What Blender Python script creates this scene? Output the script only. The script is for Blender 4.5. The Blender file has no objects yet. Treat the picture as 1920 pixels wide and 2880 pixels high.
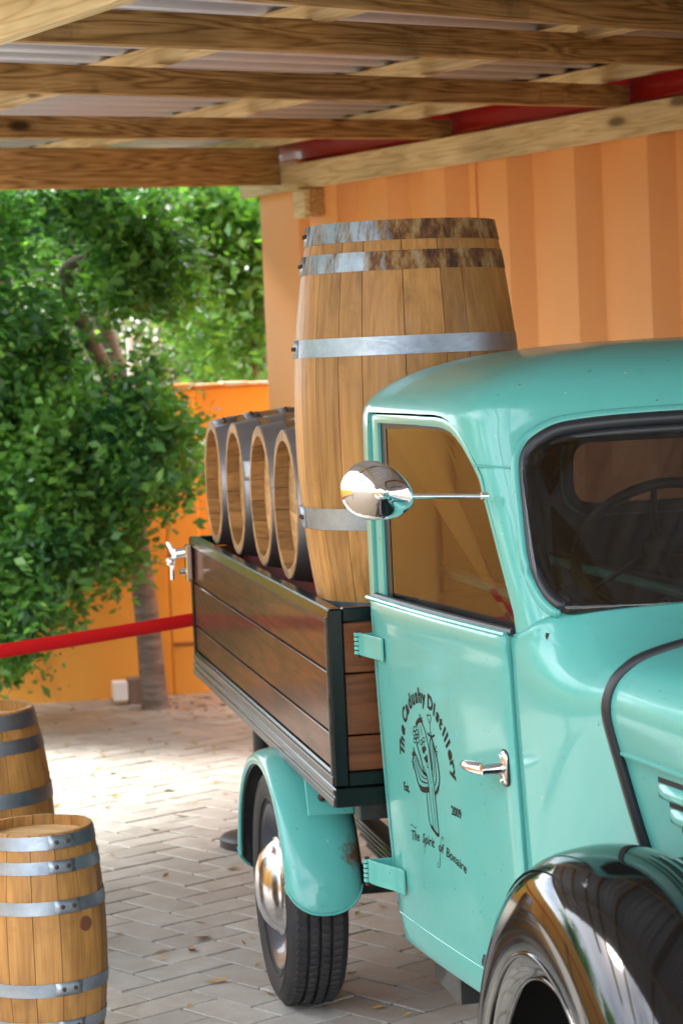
import bpy, bmesh, math, random
import numpy as np
from mathutils import Vector, Matrix, noise as mnoise
from mathutils.bvhtree import BVHTree
PI = math.pi
random.seed(7); np.random.seed(7)
scene = bpy.context.scene
COL = scene.collection

# ------------------------------------------------------------------ camera
CAM_H = 1.85
PITCH = math.atan(358 / 5553.0)
ROLL = math.atan(-0.042)
cam_d = bpy.data.cameras.new('camera')
cam_d.sensor_fit = 'HORIZONTAL'; cam_d.sensor_width = 24.0; cam_d.lens = 85.0
cam_d.clip_start = 0.05; cam_d.clip_end = 800
cam_d.dof.use_dof = True; cam_d.dof.focus_distance = 5.6; cam_d.dof.aperture_fstop = 6.3
cam = bpy.data.objects.new('camera', cam_d); COL.objects.link(cam)
cam.matrix_world = (Matrix.Translation((0, 0, CAM_H)) @ Matrix.Rotation(PI / 2 - PITCH, 4, 'X') @ Matrix.Rotation(ROLL, 4, 'Z'))
scene.camera = cam
scene.view_settings.view_transform = 'Standard'
scene.view_settings.look = 'None'
scene.view_settings.gamma = 1.0
scene.view_settings.exposure = 2.35
scene.cycles.max_bounces = 10
scene.cycles.diffuse_bounces = 5
scene.cycles.transparent_max_bounces = 16

# ------------------------------------------------------------------ world + sun
SUN_EL = math.radians(54); SUN_AZ = math.radians(-58)     # azimuth measured from +Y towards +X
world = bpy.data.worlds.new('World'); scene.world = world; world.use_nodes = True
wn, wl = world.node_tree.nodes, world.node_tree.links
wn.clear()
w_out = wn.new('ShaderNodeOutputWorld'); w_bg = wn.new('ShaderNodeBackground')
sky = wn.new('ShaderNodeTexSky'); sky.sky_type = 'NISHITA'; sky.sun_disc = False
sky.sun_elevation = SUN_EL; sky.sun_rotation = SUN_AZ; sky.dust_density = 2.0; sky.air_density = 1.0
w_tc = wn.new('ShaderNodeTexCoord'); w_map = wn.new('ShaderNodeMapping'); w_map.inputs['Scale'].default_value = (1, 1, 2.4)
w_no = wn.new('ShaderNodeTexNoise'); w_no.inputs['Scale'].default_value = 2.6; w_no.inputs['Detail'].default_value = 9; w_no.inputs['Roughness'].default_value = .58
w_rp = wn.new('ShaderNodeValToRGB'); w_rp.color_ramp.elements[0].position = .38; w_rp.color_ramp.elements[1].position = .56
w_mx = wn.new('ShaderNodeMix'); w_mx.data_type = 'RGBA'
wl.new(w_tc.outputs['Generated'], w_map.inputs['Vector']); wl.new(w_map.outputs['Vector'], w_no.inputs['Vector'])
wl.new(w_no.outputs['Fac'], w_rp.inputs['Fac']); wl.new(w_rp.outputs['Color'], w_mx.inputs['Factor'])
wl.new(sky.outputs['Color'], w_mx.inputs['A']); w_mx.inputs['B'].default_value = (9.5, 9.9, 10.6, 1)
wl.new(w_mx.outputs['Result'], w_bg.inputs['Color']); w_bg.inputs['Strength'].default_value = 0.13
wl.new(w_bg.outputs['Background'], w_out.inputs['Surface'])
sun_d = bpy.data.lights.new('sun', 'SUN'); sun_d.energy = 2.3; sun_d.angle = math.radians(18); sun_d.color = (1, .97, .92)
sun = bpy.data.objects.new('sun', sun_d); COL.objects.link(sun)
sdir = Vector((math.sin(SUN_AZ) * math.cos(SUN_EL), math.cos(SUN_AZ) * math.cos(SUN_EL), math.sin(SUN_EL)))
sun.rotation_euler = sdir.to_track_quat('Z', 'Y').to_euler()

# ------------------------------------------------------------------ helpers
def tag(o, label=None, cat=None, group=None, kind=None):
    if label: o['label'] = label
    if cat: o['category'] = cat
    if group: o['group'] = group
    if kind: o['kind'] = kind
    return o

def empty(name, loc=(0, 0, 0), rz=0, label=None, cat=None, group=None):
    o = bpy.data.objects.new(name, None); COL.objects.link(o)
    o.location = loc; o.rotation_euler = (0, 0, rz); o.empty_display_size = .1
    return tag(o, label, cat, group)

def new_obj(name, me, parent=None, loc=None, rot=None):
    o = bpy.data.objects.new(name, me); COL.objects.link(o)
    if parent is not None: o.parent = parent
    if loc is not None: o.location = loc
    if rot is not None: o.rotation_euler = rot
    return o

def set_smooth(me, smooth, angle=None):
    if smooth:
        me.polygons.foreach_set('use_smooth', [True] * len(me.polygons))
        if angle is not None: me.set_sharp_from_angle(angle=math.radians(angle))

def mk(name, verts, faces, mat, parent=None, smooth=False, angle=None, loc=None, rot=None, uv=None):
    me = bpy.data.meshes.new(name)
    me.from_pydata([tuple(v) for v in verts], [], [tuple(f) for f in faces]); me.validate(); me.update()
    if mat is not None: me.materials.append(mat)
    set_smooth(me, smooth, angle)
    return new_obj(name, me, parent, loc, rot)

class MB:
    """collects shapes and links them as one mesh object"""
    def __init__(s): s.bm = bmesh.new()
    def box(s, c, d, bev=0.0, rot=None, seg=1):
        t = bmesh.new(); bmesh.ops.create_cube(t, size=1.0)
        bmesh.ops.scale(t, vec=Vector(d), verts=t.verts)
        if bev > 0: bmesh.ops.bevel(t, geom=t.edges[:], offset=bev, segments=seg, affect='EDGES', profile=.5)
        if rot is not None: bmesh.ops.transform(t, matrix=rot.to_4x4(), verts=t.verts)
        bmesh.ops.translate(t, vec=Vector(c), verts=t.verts)
        s._join(t); return s
    def grid(s, P, cu=False, cv=False, flip=False):
        n, m = len(P), len(P[0]); vs = [[s.bm.verts.new(tuple(p)) for p in row] for row in P]
        for i in range(n if cu else n - 1):
            for j in range(m if cv else m - 1):
                q = [vs[i][j], vs[(i + 1) % n][j], vs[(i + 1) % n][(j + 1) % m], vs[i][(j + 1) % m]]
                if flip: q.reverse()
                try: s.bm.faces.new(q)
                except ValueError: pass
        return vs
    def tube(s, pts, r, seg=10, closed=False, caps=True, flat=1.0):
        pts = [Vector(p) for p in pts]; n = len(pts); rows = []; prev = None
        for i, p in enumerate(pts):
            a = pts[(i - 1) % n] if (closed or i > 0) else p
            b = pts[(i + 1) % n] if (closed or i < n - 1) else p
            t = (b - a).normalized()
            if prev is None:
                u = t.orthogonal().normalized()
            else:
                u = (prev - t * prev.dot(t)).normalized()
            prev = u; w = t.cross(u)
            rr = r[i] if hasattr(r, '__len__') else r
            rows.append([p + (u * math.cos(2 * PI * k / seg) + w * math.sin(2 * PI * k / seg) * flat) * rr for k in range(seg)])
        vs = s.grid(rows, cu=closed, cv=True)
        if caps and not closed:
            s.bm.faces.new(list(reversed(vs[0]))) ; s.bm.faces.new(vs[-1])
        return s
    def cyl(s, a, b, r, seg=20, r2=None):
        return s.tube([a, b], [r, r if r2 is None else r2], seg)
    def lathe(s, prof, seg=32, axis='z', c=(0, 0, 0), close=False):
        rows = []
        for k in range(seg):
            a = 2 * PI * k / seg; row = []
            for (r, h) in prof:
                if axis == 'z': v = (r * math.cos(a), r * math.sin(a), h)
                elif axis == 'x': v = (h, r * math.cos(a), r * math.sin(a))
                else: v = (r * math.sin(a), h, r * math.cos(a))
                row.append((v[0] + c[0], v[1] + c[1], v[2] + c[2]))
            rows.append(row)
        s.grid(rows, cu=True, cv=close); return s
    def sphere(s, c, r, sc=(1, 1, 1), u=12, v=8):
        t = bmesh.new(); bmesh.ops.create_uvsphere(t, u_segments=u, v_segments=v, radius=r)
        bmesh.ops.scale(t, vec=Vector(sc), verts=t.verts); bmesh.ops.translate(t, vec=Vector(c), verts=t.verts)
        s._join(t); return s
    def poly_prism(s, pts2, a0, a1, axis='x'):
        """closed outline pts2 extruded between a0 and a1 along axis"""
        def P(p, a): return {'x': (a, p[0], p[1]), 'y': (p[0], a, p[1]), 'z': (p[0], p[1], a)}[axis]
        A = [s.bm.verts.new(P(p, a0)) for p in pts2]; B = [s.bm.verts.new(P(p, a1)) for p in pts2]
        n = len(A); s.bm.faces.new(list(reversed(A))); s.bm.faces.new(B)
        for i in range(n): s.bm.faces.new([A[i], A[(i + 1) % n], B[(i + 1) % n], B[i]])
        return s
    def _join(s, t):
        me = bpy.data.meshes.new('tmp'); t.to_mesh(me); t.free(); s.bm.from_mesh(me); bpy.data.meshes.remove(me)
    def build(s, name, mat, parent=None, smooth=False, angle=35, loc=None, rot=None, merge=0, fixn=True):
        if merge: bmesh.ops.remove_doubles(s.bm, verts=s.bm.verts, dist=merge)
        if fixn: bmesh.ops.recalc_face_normals(s.bm, faces=s.bm.faces)
        me = bpy.data.meshes.new(name); s.bm.to_mesh(me); s.bm.free()
        if mat is not None: me.materials.append(mat)
        set_smooth(me, smooth, angle)
        return new_obj(name, me, parent, loc, rot)

def apply_mods(o):
    dg = bpy.context.evaluated_depsgraph_get(); dg.update()
    me = bpy.data.meshes.new_from_object(o.evaluated_get(dg)); old = o.data
    o.modifiers.clear(); o.data = me; bpy.data.meshes.remove(old)

def solidify(o, t, off=-1):
    m = o.modifiers.new('s', 'SOLIDIFY'); m.thickness = t; m.offset = off; m.use_even_offset = False

def boolean(o, cutter, op='DIFFERENCE'):
    m = o.modifiers.new('b', 'BOOLEAN'); m.object = cutter; m.operation = op; m.solver = 'EXACT'
    apply_mods(o); me = cutter.data
    bpy.data.objects.remove(cutter); bpy.data.meshes.remove(me)

def pch(xs, ys, x):
    """monotone cubic through the given knots"""
    xs = np.asarray(xs, float); ys = np.asarray(ys, float); x = np.asarray(x, float)
    h = np.diff(xs); d = np.diff(ys) / h; m = np.zeros(len(xs)); m[0] = d[0]; m[-1] = d[-1]
    for i in range(1, len(xs) - 1):
        if d[i - 1] * d[i] > 0:
            w1 = 2 * h[i] + h[i - 1]; w2 = h[i] + 2 * h[i - 1]; m[i] = (w1 + w2) / (w1 / d[i - 1] + w2 / d[i])
    i = np.clip(np.searchsorted(xs, x) - 1, 0, len(xs) - 2)
    t = np.clip((x - xs[i]) / h[i], 0, 1)
    return ((2 * t**3 - 3 * t**2 + 1) * ys[i] + (t**3 - 2 * t**2 + t) * h[i] * m[i] + (-2 * t**3 + 3 * t**2) * ys[i + 1] + (t**3 - t**2) * h[i] * m[i + 1])

def bez(p0, p1, p2, p3, n, skip=False):
    out = []
    for k in range(n):
        t = (k + (1 if skip else 0)) / (n if skip else n - 1)
        out.append((1 - t)**3 * np.array(p0) + 3 * t * (1 - t)**2 * np.array(p1) + 3 * t * t * (1 - t) * np.array(p2) + t**3 * np.array(p3))
    return out

def catmull(P, n=8, closed=False):
    P = [np.array(p, float) for p in P]; m = len(P); out = []
    rng = range(m) if closed else range(m - 1)
    for i in rng:
        p0 = P[(i - 1) % m] if (closed or i > 0) else 2 * P[0] - P[1]
        p1 = P[i]; p2 = P[(i + 1) % m]
        p3 = P[(i + 2) % m] if (closed or i < m - 2) else 2 * P[-1] - P[-2]
        for k in range(n):
            t = k / n
            out.append(.5 * ((2 * p1) + (-p0 + p2) * t + (2 * p0 - 5 * p1 + 4 * p2 - p3) * t * t + (-p0 + 3 * p1 - 3 * p2 + p3) * t**3))
    if not closed: out.append(P[-1])
    return out

# ------------------------------------------------------------------ materials
class NT:
    def __init__(s, name):
        s.m = bpy.data.materials.new(name); s.m.use_nodes = True; s.n = s.m.node_tree.nodes; s.l = s.m.node_tree.links
        s.b = s.n['Principled BSDF']; s.out = s.n['Material Output']
    def new(s, t, **k):
        nd = s.n.new(t)
        for a, v in k.items():
            if a in nd.inputs: s.put(nd, a, v)
            else: setattr(nd, a, v)
        return nd
    def put(s, nd, key, v):
        if hasattr(v, 'is_output') or isinstance(v, bpy.types.NodeSocket): s.l.new(v, nd.inputs[key])
        else: nd.inputs[key].default_value = v
    def P(s, **k):
        for a, v in k.items():
            s.put(s.b, a.replace('_', ' '), v)
    def coord(s, kind='Object', scale=(1, 1, 1), loc=(0, 0, 0), rot=(0, 0, 0)):
        tc = s.n.new('ShaderNodeTexCoord'); mp = s.n.new('ShaderNodeMapping')
        mp.inputs['Scale'].default_value = scale; mp.inputs['Rotation'].default_value = rot
        s.l.new(tc.outputs[kind], mp.inputs['Vector'])
        if hasattr(loc, 'is_output') or isinstance(loc, bpy.types.NodeSocket): s.l.new(loc, mp.inputs['Location'])
        else: mp.inputs['Location'].default_value = loc
        return mp.outputs['Vector']
    def noise(s, vec, scale, detail=3, rough=.5, dist=0.0):
        n = s.n.new('ShaderNodeTexNoise'); s.l.new(vec, n.inputs['Vector'])
        n.inputs['Scale'].default_value = scale; n.inputs['Detail'].default_value = detail
        n.inputs['Roughness'].default_value = rough; n.inputs['Distortion'].default_value = dist
        return n.outputs['Fac']
    def math(s, op, a, b=0.0, c=None):
        n = s.n.new('ShaderNodeMath'); n.operation = op
        for i, v in enumerate([a, b] + ([c] if c is not None else [])):
            if isinstance(v, bpy.types.NodeSocket): s.l.new(v, n.inputs[i])
            else: n.inputs[i].default_value = v
        return n.outputs[0]
    def ramp(s, f, stops, interp='LINEAR'):
        r = s.n.new('ShaderNodeValToRGB'); s.l.new(f, r.inputs['Fac']); cr = r.color_ramp; cr.interpolation = interp
        while len(cr.elements) < len(stops): cr.elements.new(.5)
        for e, (p, c) in zip(cr.elements, stops):
            e.position = p; e.color = (c, c, c, 1) if not hasattr(c, '__len__') else (*c, 1)
        return r.outputs['Color']
    def mix(s, f, a, b, blend='MIX'):
        n = s.n.new('ShaderNodeMix'); n.data_type = 'RGBA'; n.blend_type = blend
        for k, v in (('Factor', f), ('A', a), ('B', b)):
            if isinstance(v, bpy.types.NodeSocket): s.l.new(v, n.inputs[k])
            elif k == 'Factor': n.inputs[k].default_value = v
            else: n.inputs[k].default_value = (*v, 1)
        return n.outputs['Result']
    def bump(s, h, strength=.2, dist=.01, normal=None):
        n = s.n.new('ShaderNodeBump'); s.l.new(h, n.inputs['Height']); n.inputs['Strength'].default_value = strength; n.inputs['Distance'].default_value = dist
        if normal is not None: s.l.new(normal, n.inputs['Normal'])
        return n.outputs['Normal']
    def rnd(s):
        return s.n.new('ShaderNodeObjectInfo').outputs['Random']
    def comb(s, x, y, z):
        n = s.n.new('ShaderNodeCombineXYZ')
        for i, v in enumerate((x, y, z)):
            if isinstance(v, bpy.types.NodeSocket): s.l.new(v, n.inputs[i])
            else: n.inputs[i].default_value = v
        return n.outputs[0]

def simple(name, col, rough=.5, metal=0.0, coat=0.0, **k):
    t = NT(name); t.P(Base_Color=(*col, 1), Roughness=rough, Metallic=metal)
    if coat: t.P(Coat_Weight=coat, Coat_Roughness=.04)
    for a, v in k.items(): t.P(**{a: v})
    return t.m

def wood_mat(name, dark, mid, light, axis=0, ring=9.0, rough=.55, knots=False, dirt=None, coat=0, objvar=.25, fibre=.35, bump=.25, ringmix=.75, cross=7.0, dist=.6):
    """grain runs along local axis (0=x,1=y,2=z)"""
    t = NT(name); r = t.rnd()
    off = t.comb(t.math('MULTIPLY', r, 37.0), t.math('MULTIPLY', r, 91.0), t.math('MULTIPLY', r, 53.0))
    sc = [cross] * 3; sc[axis] = .8
    v = t.coord('Object', tuple(sc), off)
    n1 = t.noise(v, 1.0, 3, .5, dist)
    rings = t.math('MULTIPLY', n1, ring); fr = t.math('PINGPONG', rings, .5)
    g1 = t.ramp(fr, [(0.0, dark), (.22, mid), (.5, light)])
    sc2 = [110.0, 110.0, 110.0]; sc2[axis] = 3.0
    v2 = t.coord('Object', tuple(sc2), off); n2 = t.noise(v2, 1.0, 4, .6)
    big = t.noise(t.coord('Object', (2.2, 2.2, 2.2), off), 1.0, 3)
    base = t.mix(ringmix, mid, g1)
    base = t.mix(fibre, base, t.ramp(n2, [(.3, dark), (.65, light)]), 'MIX')
    shade = t.ramp(big, [(.3, .72), (.7, 1.1)])
    base = t.mix(1.0, base, shade, 'MULTIPLY')
    vr = t.ramp(r, [(0, 1 - objvar), (1, 1 + objvar * .6)])
    base = t.mix(1.0, base, vr, 'MULTIPLY')
    if knots:
        ks = [5.5, 5.5, 5.5]; ks[axis] = 1.9
        vk = t.coord('Object', tuple(ks), off)
        vo = t.n.new('ShaderNodeTexVoronoi'); t.l.new(vk, vo.inputs['Vector']); vo.inputs['Scale'].default_value = 1.0
        kd = t.ramp(vo.outputs['Distance'], [(.06, 1.0), (.09, .85), (.13, .25), (.19, 0.0)])
        sep = t.n.new('ShaderNodeSeparateColor'); t.l.new(vo.outputs['Color'], sep.inputs[0])
        km = t.math('MULTIPLY', kd, t.math('GREATER_THAN', sep.outputs[0], .35))
        base = t.mix(km, base, tuple(c * .32 for c in dark))
    if dirt:
        dn = t.noise(t.coord('Object', (5, 5, 5), off), 1.0, 6, .65)
        base = t.mix(t.ramp(dn, [(.55, 0.0), (.75, .7)]), base, dirt)
    t.P(Base_Color=base, Roughness=rough, Normal=t.bump(n2, bump, .004))
    if coat: t.P(Coat_Weight=coat, Coat_Roughness=.10)
    t.b.inputs['Specular IOR Level'].default_value = .3 if coat < .25 else .04
    return t.m

M = {}
M['mint'] = None
def paint(name, col, rough=.32, rust=True, peel=.02, spot=None):
    t = NT(name)
    v = t.coord('Object')
    n = t.noise(v, 260, 2, .5); w = t.noise(v, 3.0, 2, .5)
    nb = t.bump(n, peel, .002); nb2 = t.bump(w, .03, .02, nb)
    big = t.noise(v, 2.2, 3, .6)
    c = t.mix(t.ramp(big, [(.3, 0.0), (.7, .45)]), col, tuple(min(1, x * 1.12 + .015) for x in col))
    sp = t.noise(v, 95, 2, .4)
    if rust:
        c = t.mix(t.ramp(sp, [(.745, 0.0), (.765, .85)]), c, (.05, .03, .02))
        g1 = t.noise(t.coord('Object', (14, 14, 3)), 1.0, 6, .7); c = t.mix(t.ramp(g1, [(.55, 0.0), (.80, .35)]), c, tuple(x * .55 + .03 for x in col))
        chip = t.noise(v, 38, 3, .6); c = t.mix(t.ramp(chip, [(.735, 0.0), (.745, .7)]), c, (.30, .42, .36))
    if spot:
        dn = t.new('ShaderNodeVectorMath', operation='DISTANCE'); t.l.new(v, dn.inputs[0]); dn.inputs[1].default_value = spot
        dd = t.math('ADD', dn.outputs['Value'], t.math('MULTIPLY', t.math('SUBTRACT', t.noise(v, 55, 6, .75), .5), .13))
        c = t.mix(t.ramp(dd, [(.018, .92), (.050, 0.0)]), c, (.11, .035, .012))
    t.P(Base_Color=c, Roughness=rough, Normal=nb2, Coat_Weight=.55, Coat_Roughness=.07); t.b.inputs['Specular IOR Level'].default_value = .22
    return t.m
M['mint'] = paint('mint_paint', (.072, .310, .278))
t = NT('black_gloss_paint'); v = t.coord('Object'); t.P(Base_Color=(.003, .003, .0035, 1), Roughness=.075, Normal=t.bump(t.noise(v, 300, 2), .006, .001))
t.b.inputs['Specular IOR Level'].default_value = .62; M['black_gloss'] = t.m
M['green_black'] = simple('dark_green_enamel', (.003, .008, .0075), .22); M['green_black'].node_tree.nodes['Principled BSDF'].inputs['Specular IOR Level'].default_value = .35
t = NT('worn_black_steel'); v = t.coord('Object'); nn = t.noise(v, 30, 5, .7)
t.P(Base_Color=t.mix(t.ramp(nn, [(.5, 0.0), (.75, .6)]), (.014, .018, .018), (.10, .05, .03)), Roughness=.45, Coat_Weight=.3); M['chassis'] = t.m
M['mint_wing'] = paint('mint_wing_paint', (.072, .310, .278), spot=(.138, .475, .50))
M['rubber'] = simple('black_rubber', (.010, .011, .014), .42)
M['black'] = simple('dark_cavity', (.006, .006, .006), .8)
t = NT('tyre_rubber'); v = t.coord('Object'); nn = t.noise(v, 9, 5, .7)
t.P(Base_Color=t.mix(t.ramp(nn, [(.45, 0.0), (.8, .5)]), (.016, .016, .018), (.055, .048, .04)), Roughness=.68, Normal=t.bump(t.noise(v, 160, 2), .12, .003)); M['tyre'] = t.m
M['chrome'] = simple('chrome', (.82, .82, .84), .045, 1.0)
t = NT('dull_chrome'); v = t.coord('Object'); nn = t.noise(v, 22, 5, .7)
t.P(Base_Color=t.mix(t.ramp(nn, [(.45, 0.0), (.75, .7)]), (.72, .72, .74), (.42, .36, .30)), Metallic=1.0, Roughness=t.ramp(nn, [(.3, .10), (.8, .34)])); M['dull_chrome'] = t.m
M['rim'] = simple('dark_rim_enamel', (.028, .033, .045), .35, coat=.5)
M['lining'] = simple('grey_brown_seat_vinyl', (.05, .032, .022), .6)
M['cabin'] = simple('cabin_black_trim', (.012, .011, .010), .75)

def glass(name, tint, gloss=1.0, dust=0.0):
    t = NT(name); t.n.remove(t.b)
    tr = t.new('ShaderNodeBsdfTransparent'); tr.inputs['Color'].default_value = (*tint, 1)
    gl = t.new('ShaderNodeBsdfGlossy'); gl.inputs['Roughness'].default_value = .02; gl.inputs['Color'].default_value = (gloss, gloss, gloss, 1)
    fr = t.new('ShaderNodeFresnel'); fr.inputs['IOR'].default_value = 1.52
    mx = t.new('ShaderNodeMixShader'); t.l.new(fr.outputs[0], mx.inputs[0]); t.l.new(tr.outputs[0], mx.inputs[1]); t.l.new(gl.outputs[0], mx.inputs[2])
    o = mx.outputs[0]
    if dust:
        v = t.coord('Object'); a = t.noise(v, 420, 2, .5); b = t.noise(v, 5, 4, .6)
        f = t.math('MULTIPLY', t.ramp(a, [(.60, .12), (.72, 1.0)]), t.ramp(b, [(.35, .35 * dust), (.7, dust)]))
        df = t.new('ShaderNodeBsdfDiffuse'); df.inputs['Color'].default_value = (.42, .36, .30, 1)
        m2 = t.new('ShaderNodeMixShader'); t.l.new(f, m2.inputs[0]); t.l.new(o, m2.inputs[1]); t.l.new(df.outputs[0], m2.inputs[2]); o = m2.outputs[0]
    t.l.new(o, t.out.inputs['Surface']); return t.m
M['glass'] = glass('window_glass', (.62, .58, .54), 1.0, .16)
M['glass_w'] = glass('dusty_windscreen_glass', (.50, .49, .47), 1.0, .06)

def metal_hoop(name, rust=False):
    t = NT(name); v = t.coord('Object'); r = t.rnd()
    off = t.comb(t.math('MULTIPLY', r, 17.0), t.math('MULTIPLY', r, 31.0), 0.0)
    v2 = t.coord('Object', (7, 7, 7), off); n = t.noise(v2, 1.0, 5, .6); fine = t.noise(t.coord('Object', (60, 60, 240)), 1.0, 3)
    c = t.ramp(n, [(.3, (.20, .24, .29)), (.55, (.30, .35, .40)), (.8, (.42, .46, .50))])
    ro = t.ramp(fine, [(.3, .38), (.7, .55)])
    met = .92
    if rust:
        vv = t.coord('Object', (13, 13, 3.0), off); rn = t.noise(vv, 1.0, 6, .75)
        sx = t.n.new('ShaderNodeSeparateXYZ'); t.l.new(v, sx.inputs[0])
        side = t.ramp(t.math('MULTIPLY_ADD', sx.outputs[0], 1.6, .5), [(.26, .0), (.46, .36)])
        f = t.ramp(t.math('ADD', rn, side), [(.50, 0.0), (.66, 1.0)])
        rc = t.ramp(t.noise(t.coord('Object', (26, 26, 9)), 1.0, 6, .75), [(.36, (.030, .013, .007)), (.47, (.13, .052, .012)), (.56, (.26, .15, .05)), (.66, (.30, .25, .17))])
        c = t.mix(f, c, rc); ro = t.mix(f, ro, (.75, .75, .75)); met = t.math('MULTIPLY', t.math('SUBTRACT', 1.0, f), .92)
    else:
        rn = t.noise(t.coord('Object', (16, 16, 3.5), off), 1.0, 6, .7)
        f = t.ramp(rn, [(.66, 0.0), (.72, .8)])
        c = t.mix(f, c, (.16, .08, .025)); ro = t.mix(f, ro, (.7, .7, .7))
    t.P(Base_Color=c, Roughness=ro, Metallic=met, Normal=t.bump(fine, .12, .002))
    return t.m
M['hoop'] = metal_hoop('galvanised_hoop'); M['hoop_rust'] = metal_hoop('rust_streaked_hoop', True)
M['hoop_lt'] = metal_hoop('lightly_rusted_hoop')
M['hoop_dark'] = simple('dark_steel_hoop', (.32, .33, .36), .42, .9)
M['rivet'] = simple('rusty_rivet', (.05, .028, .018), .6, .5)
M['oak'] = wood_mat('oak_stave', (.20, .082, .018), (.37, .180, .048), (.47, .25, .078), 2, 7, .5, coat=.05, dirt=(.12, .055, .02), ringmix=.55, fibre=.4)
M['oak_aged'] = wood_mat('aged_oak_stave', (.17, .08, .026), (.36, .19, .07), (.50, .29, .12), 2, 8, .55, dirt=(.05, .028, .014), ringmix=.55, fibre=.4)
M['oak_head'] = wood_mat('oak_head', (.30, .15, .05), (.54, .32, .13), (.68, .44, .21), 0, 6, .6)
M['pine'] = wood_mat('rough_pine', (.17, .075, .018), (.50, .29, .095), (.78, .53, .23), 0, 11, .62, knots=True, dirt=(.11, .065, .03), ringmix=.8, fibre=.2, cross=15.0, dist=.25)
M['pine_pale'] = wood_mat('pale_pine', (.54, .38, .18), (.76, .60, .32), (.86, .73, .46), 0, 10, .62, knots=True, ringmix=.8, fibre=.2, cross=13.0, dist=.25, objvar=.1)
M['plank'] = wood_mat('varnished_bed_plank', (.022, .006, .003), (.062, .016, .007), (.11, .031, .012), 1, 7, .5, coat=.30, bump=.03, ringmix=.7)
M['plank_front'] = wood_mat('varnished_headboard_plank', (.05, .013, .004), (.12, .036, .009), (.18, .060, .017), 0, 7, .4, coat=.2, bump=.1, ringmix=.7)
M['red_wood'] = simple('dark_red_painted_wood', (.16, .018, .010), .5)

# ------------------------------------------------------------------ ground
def in_frame(x, y, z=0.0, pad=0.0):
    v = cam_inv @ Vector((x, y, z))
    if v.z > -.1: return False
    px = v.x / -v.z * 85 / 12; py = v.y / -v.z * 85 / 18
    return abs(px) < 1 + pad and abs(py) < 1 + pad
cam_inv = cam.matrix_world.inverted()

t = NT('sandy_joints'); v = t.coord('Object')
t.P(Base_Color=t.mix(t.noise(v, 14, 5), (.055, .040, .025), (.15, .115, .075)), Roughness=.95, Normal=t.bump(t.noise(v, 200, 4), .4, .004)); M['ground'] = t.m
bm = bmesh.new(); S = 260
vs = [bm.verts.new(p) for p in ((-S, -S, -.0055), (S, -S, -.0055), (S, S, -.0055), (-S, S, -.0055))]; bm.faces.new(vs)
me = bpy.data.meshes.new('ground'); bm.to_mesh(me); bm.free(); me.materials.append(M['ground'])
ground = new_obj('ground', me); tag(ground, 'sandy courtyard ground under grey herringbone pavers', kind='structure')

t = NT('concrete_paver'); v = t.coord('Object'); rr = t.rnd()
off = t.comb(t.math('MULTIPLY', rr, 71.0), t.math('MULTIPLY', rr, 33.0), 0.0)
geo = t.new('ShaderNodeNewGeometry'); 
pos = geo.outputs['Position']
big = t.noise(pos, .8, 4, .6); mid = t.noise(pos, 11, 5, .65); fine = t.noise(pos, 170, 3, .6)
isl = geo.outputs['Random Per Island']
base = t.ramp(t.math('FRACT', t.math('ADD', rr, isl)), [(0, (.40, .385, .345)), (.5, (.48, .465, .425)), (1, (.54, .515, .455))])
base = t.mix(t.ramp(big, [(.35, 0.0), (.7, .35)]), base, (.34, .29, .24))
base = t.mix(t.ramp(mid, [(.35, .45), (.62, 0.0)]), base, (.21, .185, .16))
base = t.mix(t.ramp(fine, [(.4, .22), (.6, 0.0)]), base, (.13, .12, .11))
t.P(Base_Color=base, Roughness=t.ramp(mid, [(.3, .36), (.7, .55)]), Normal=t.bump(fine, .25, .002)); M['paver'] = t.m
PL_, PW_, JT = .285, .1425, .0052
def paver_mesh():
    b = MB(); b.box((0, 0, -.02), (PL_ - 2 * JT, PW_ - 2 * JT, .04), .0016); bm = b.bm
    low = [f for f in bm.faces if f.normal.z < -.5]; bmesh.ops.delete(bm, geom=low, context='FACES')
    me = bpy.data.meshes.new('paver'); bm.to_mesh(me); bm.free(); me.materials.append(M['paver']); return me
pav_me = paver_mesh()
A0 = math.radians(41); ca, sa = math.cos(A0), math.sin(A0)
cells = []
W = PW_
# herringbone: block at (i,j) cells
R_ = 95
for k in range(-R_, R_):
    for m_ in range(-R_, R_):
        # horizontals: start cell (k + 2*m... ) pattern with period 4
        for hor in (0, 1):
            if hor == 0:
                u0, v0 = k + 4 * m_ , k
                cu, cv = (u0 + 1) * W, (v0 + .5) * W; ang = 0.0
            else:
                u0, v0 = k + 4 * m_ + 2, k - 1 + 0
                u0, v0 = k + 4 * m_ - 1, k
                cu, cv = (u0 + .5) * W, (v0 + 1 - 1 + 0.0) * W + W; ang = PI / 2
            x = cu * ca - cv * sa + .3; y = cu * sa + cv * ca + 8.5
            if -3.6 < x < 3.4 and 4.6 < y < 13.9: cells.append((x, y, ang))
vis = [c for c in cells if in_frame(c[0], c[1], 0, .03) and not (c[0] > .12 * (c[1]) + .1)]
vis_set = set(vis)
vis.sort(key=lambda c: c[1]); near = vis[:292]; near_set = set(near)
for (x, y, a) in near:
    o = new_obj('paver', pav_me, ground, (x, y, random.uniform(-.0016, .0012)), (random.uniform(-.008, .008), random.uniform(-.008, .008), A0 + a + random.uniform(-.008, .008)))
rest = [c for c in cells if c not in near_set]
pv = np.array([v.co[:] for v in pav_me.vertices]); pf = [tuple(p.vertices) for p in pav_me.polygons]
V, Fc = [], []
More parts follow.
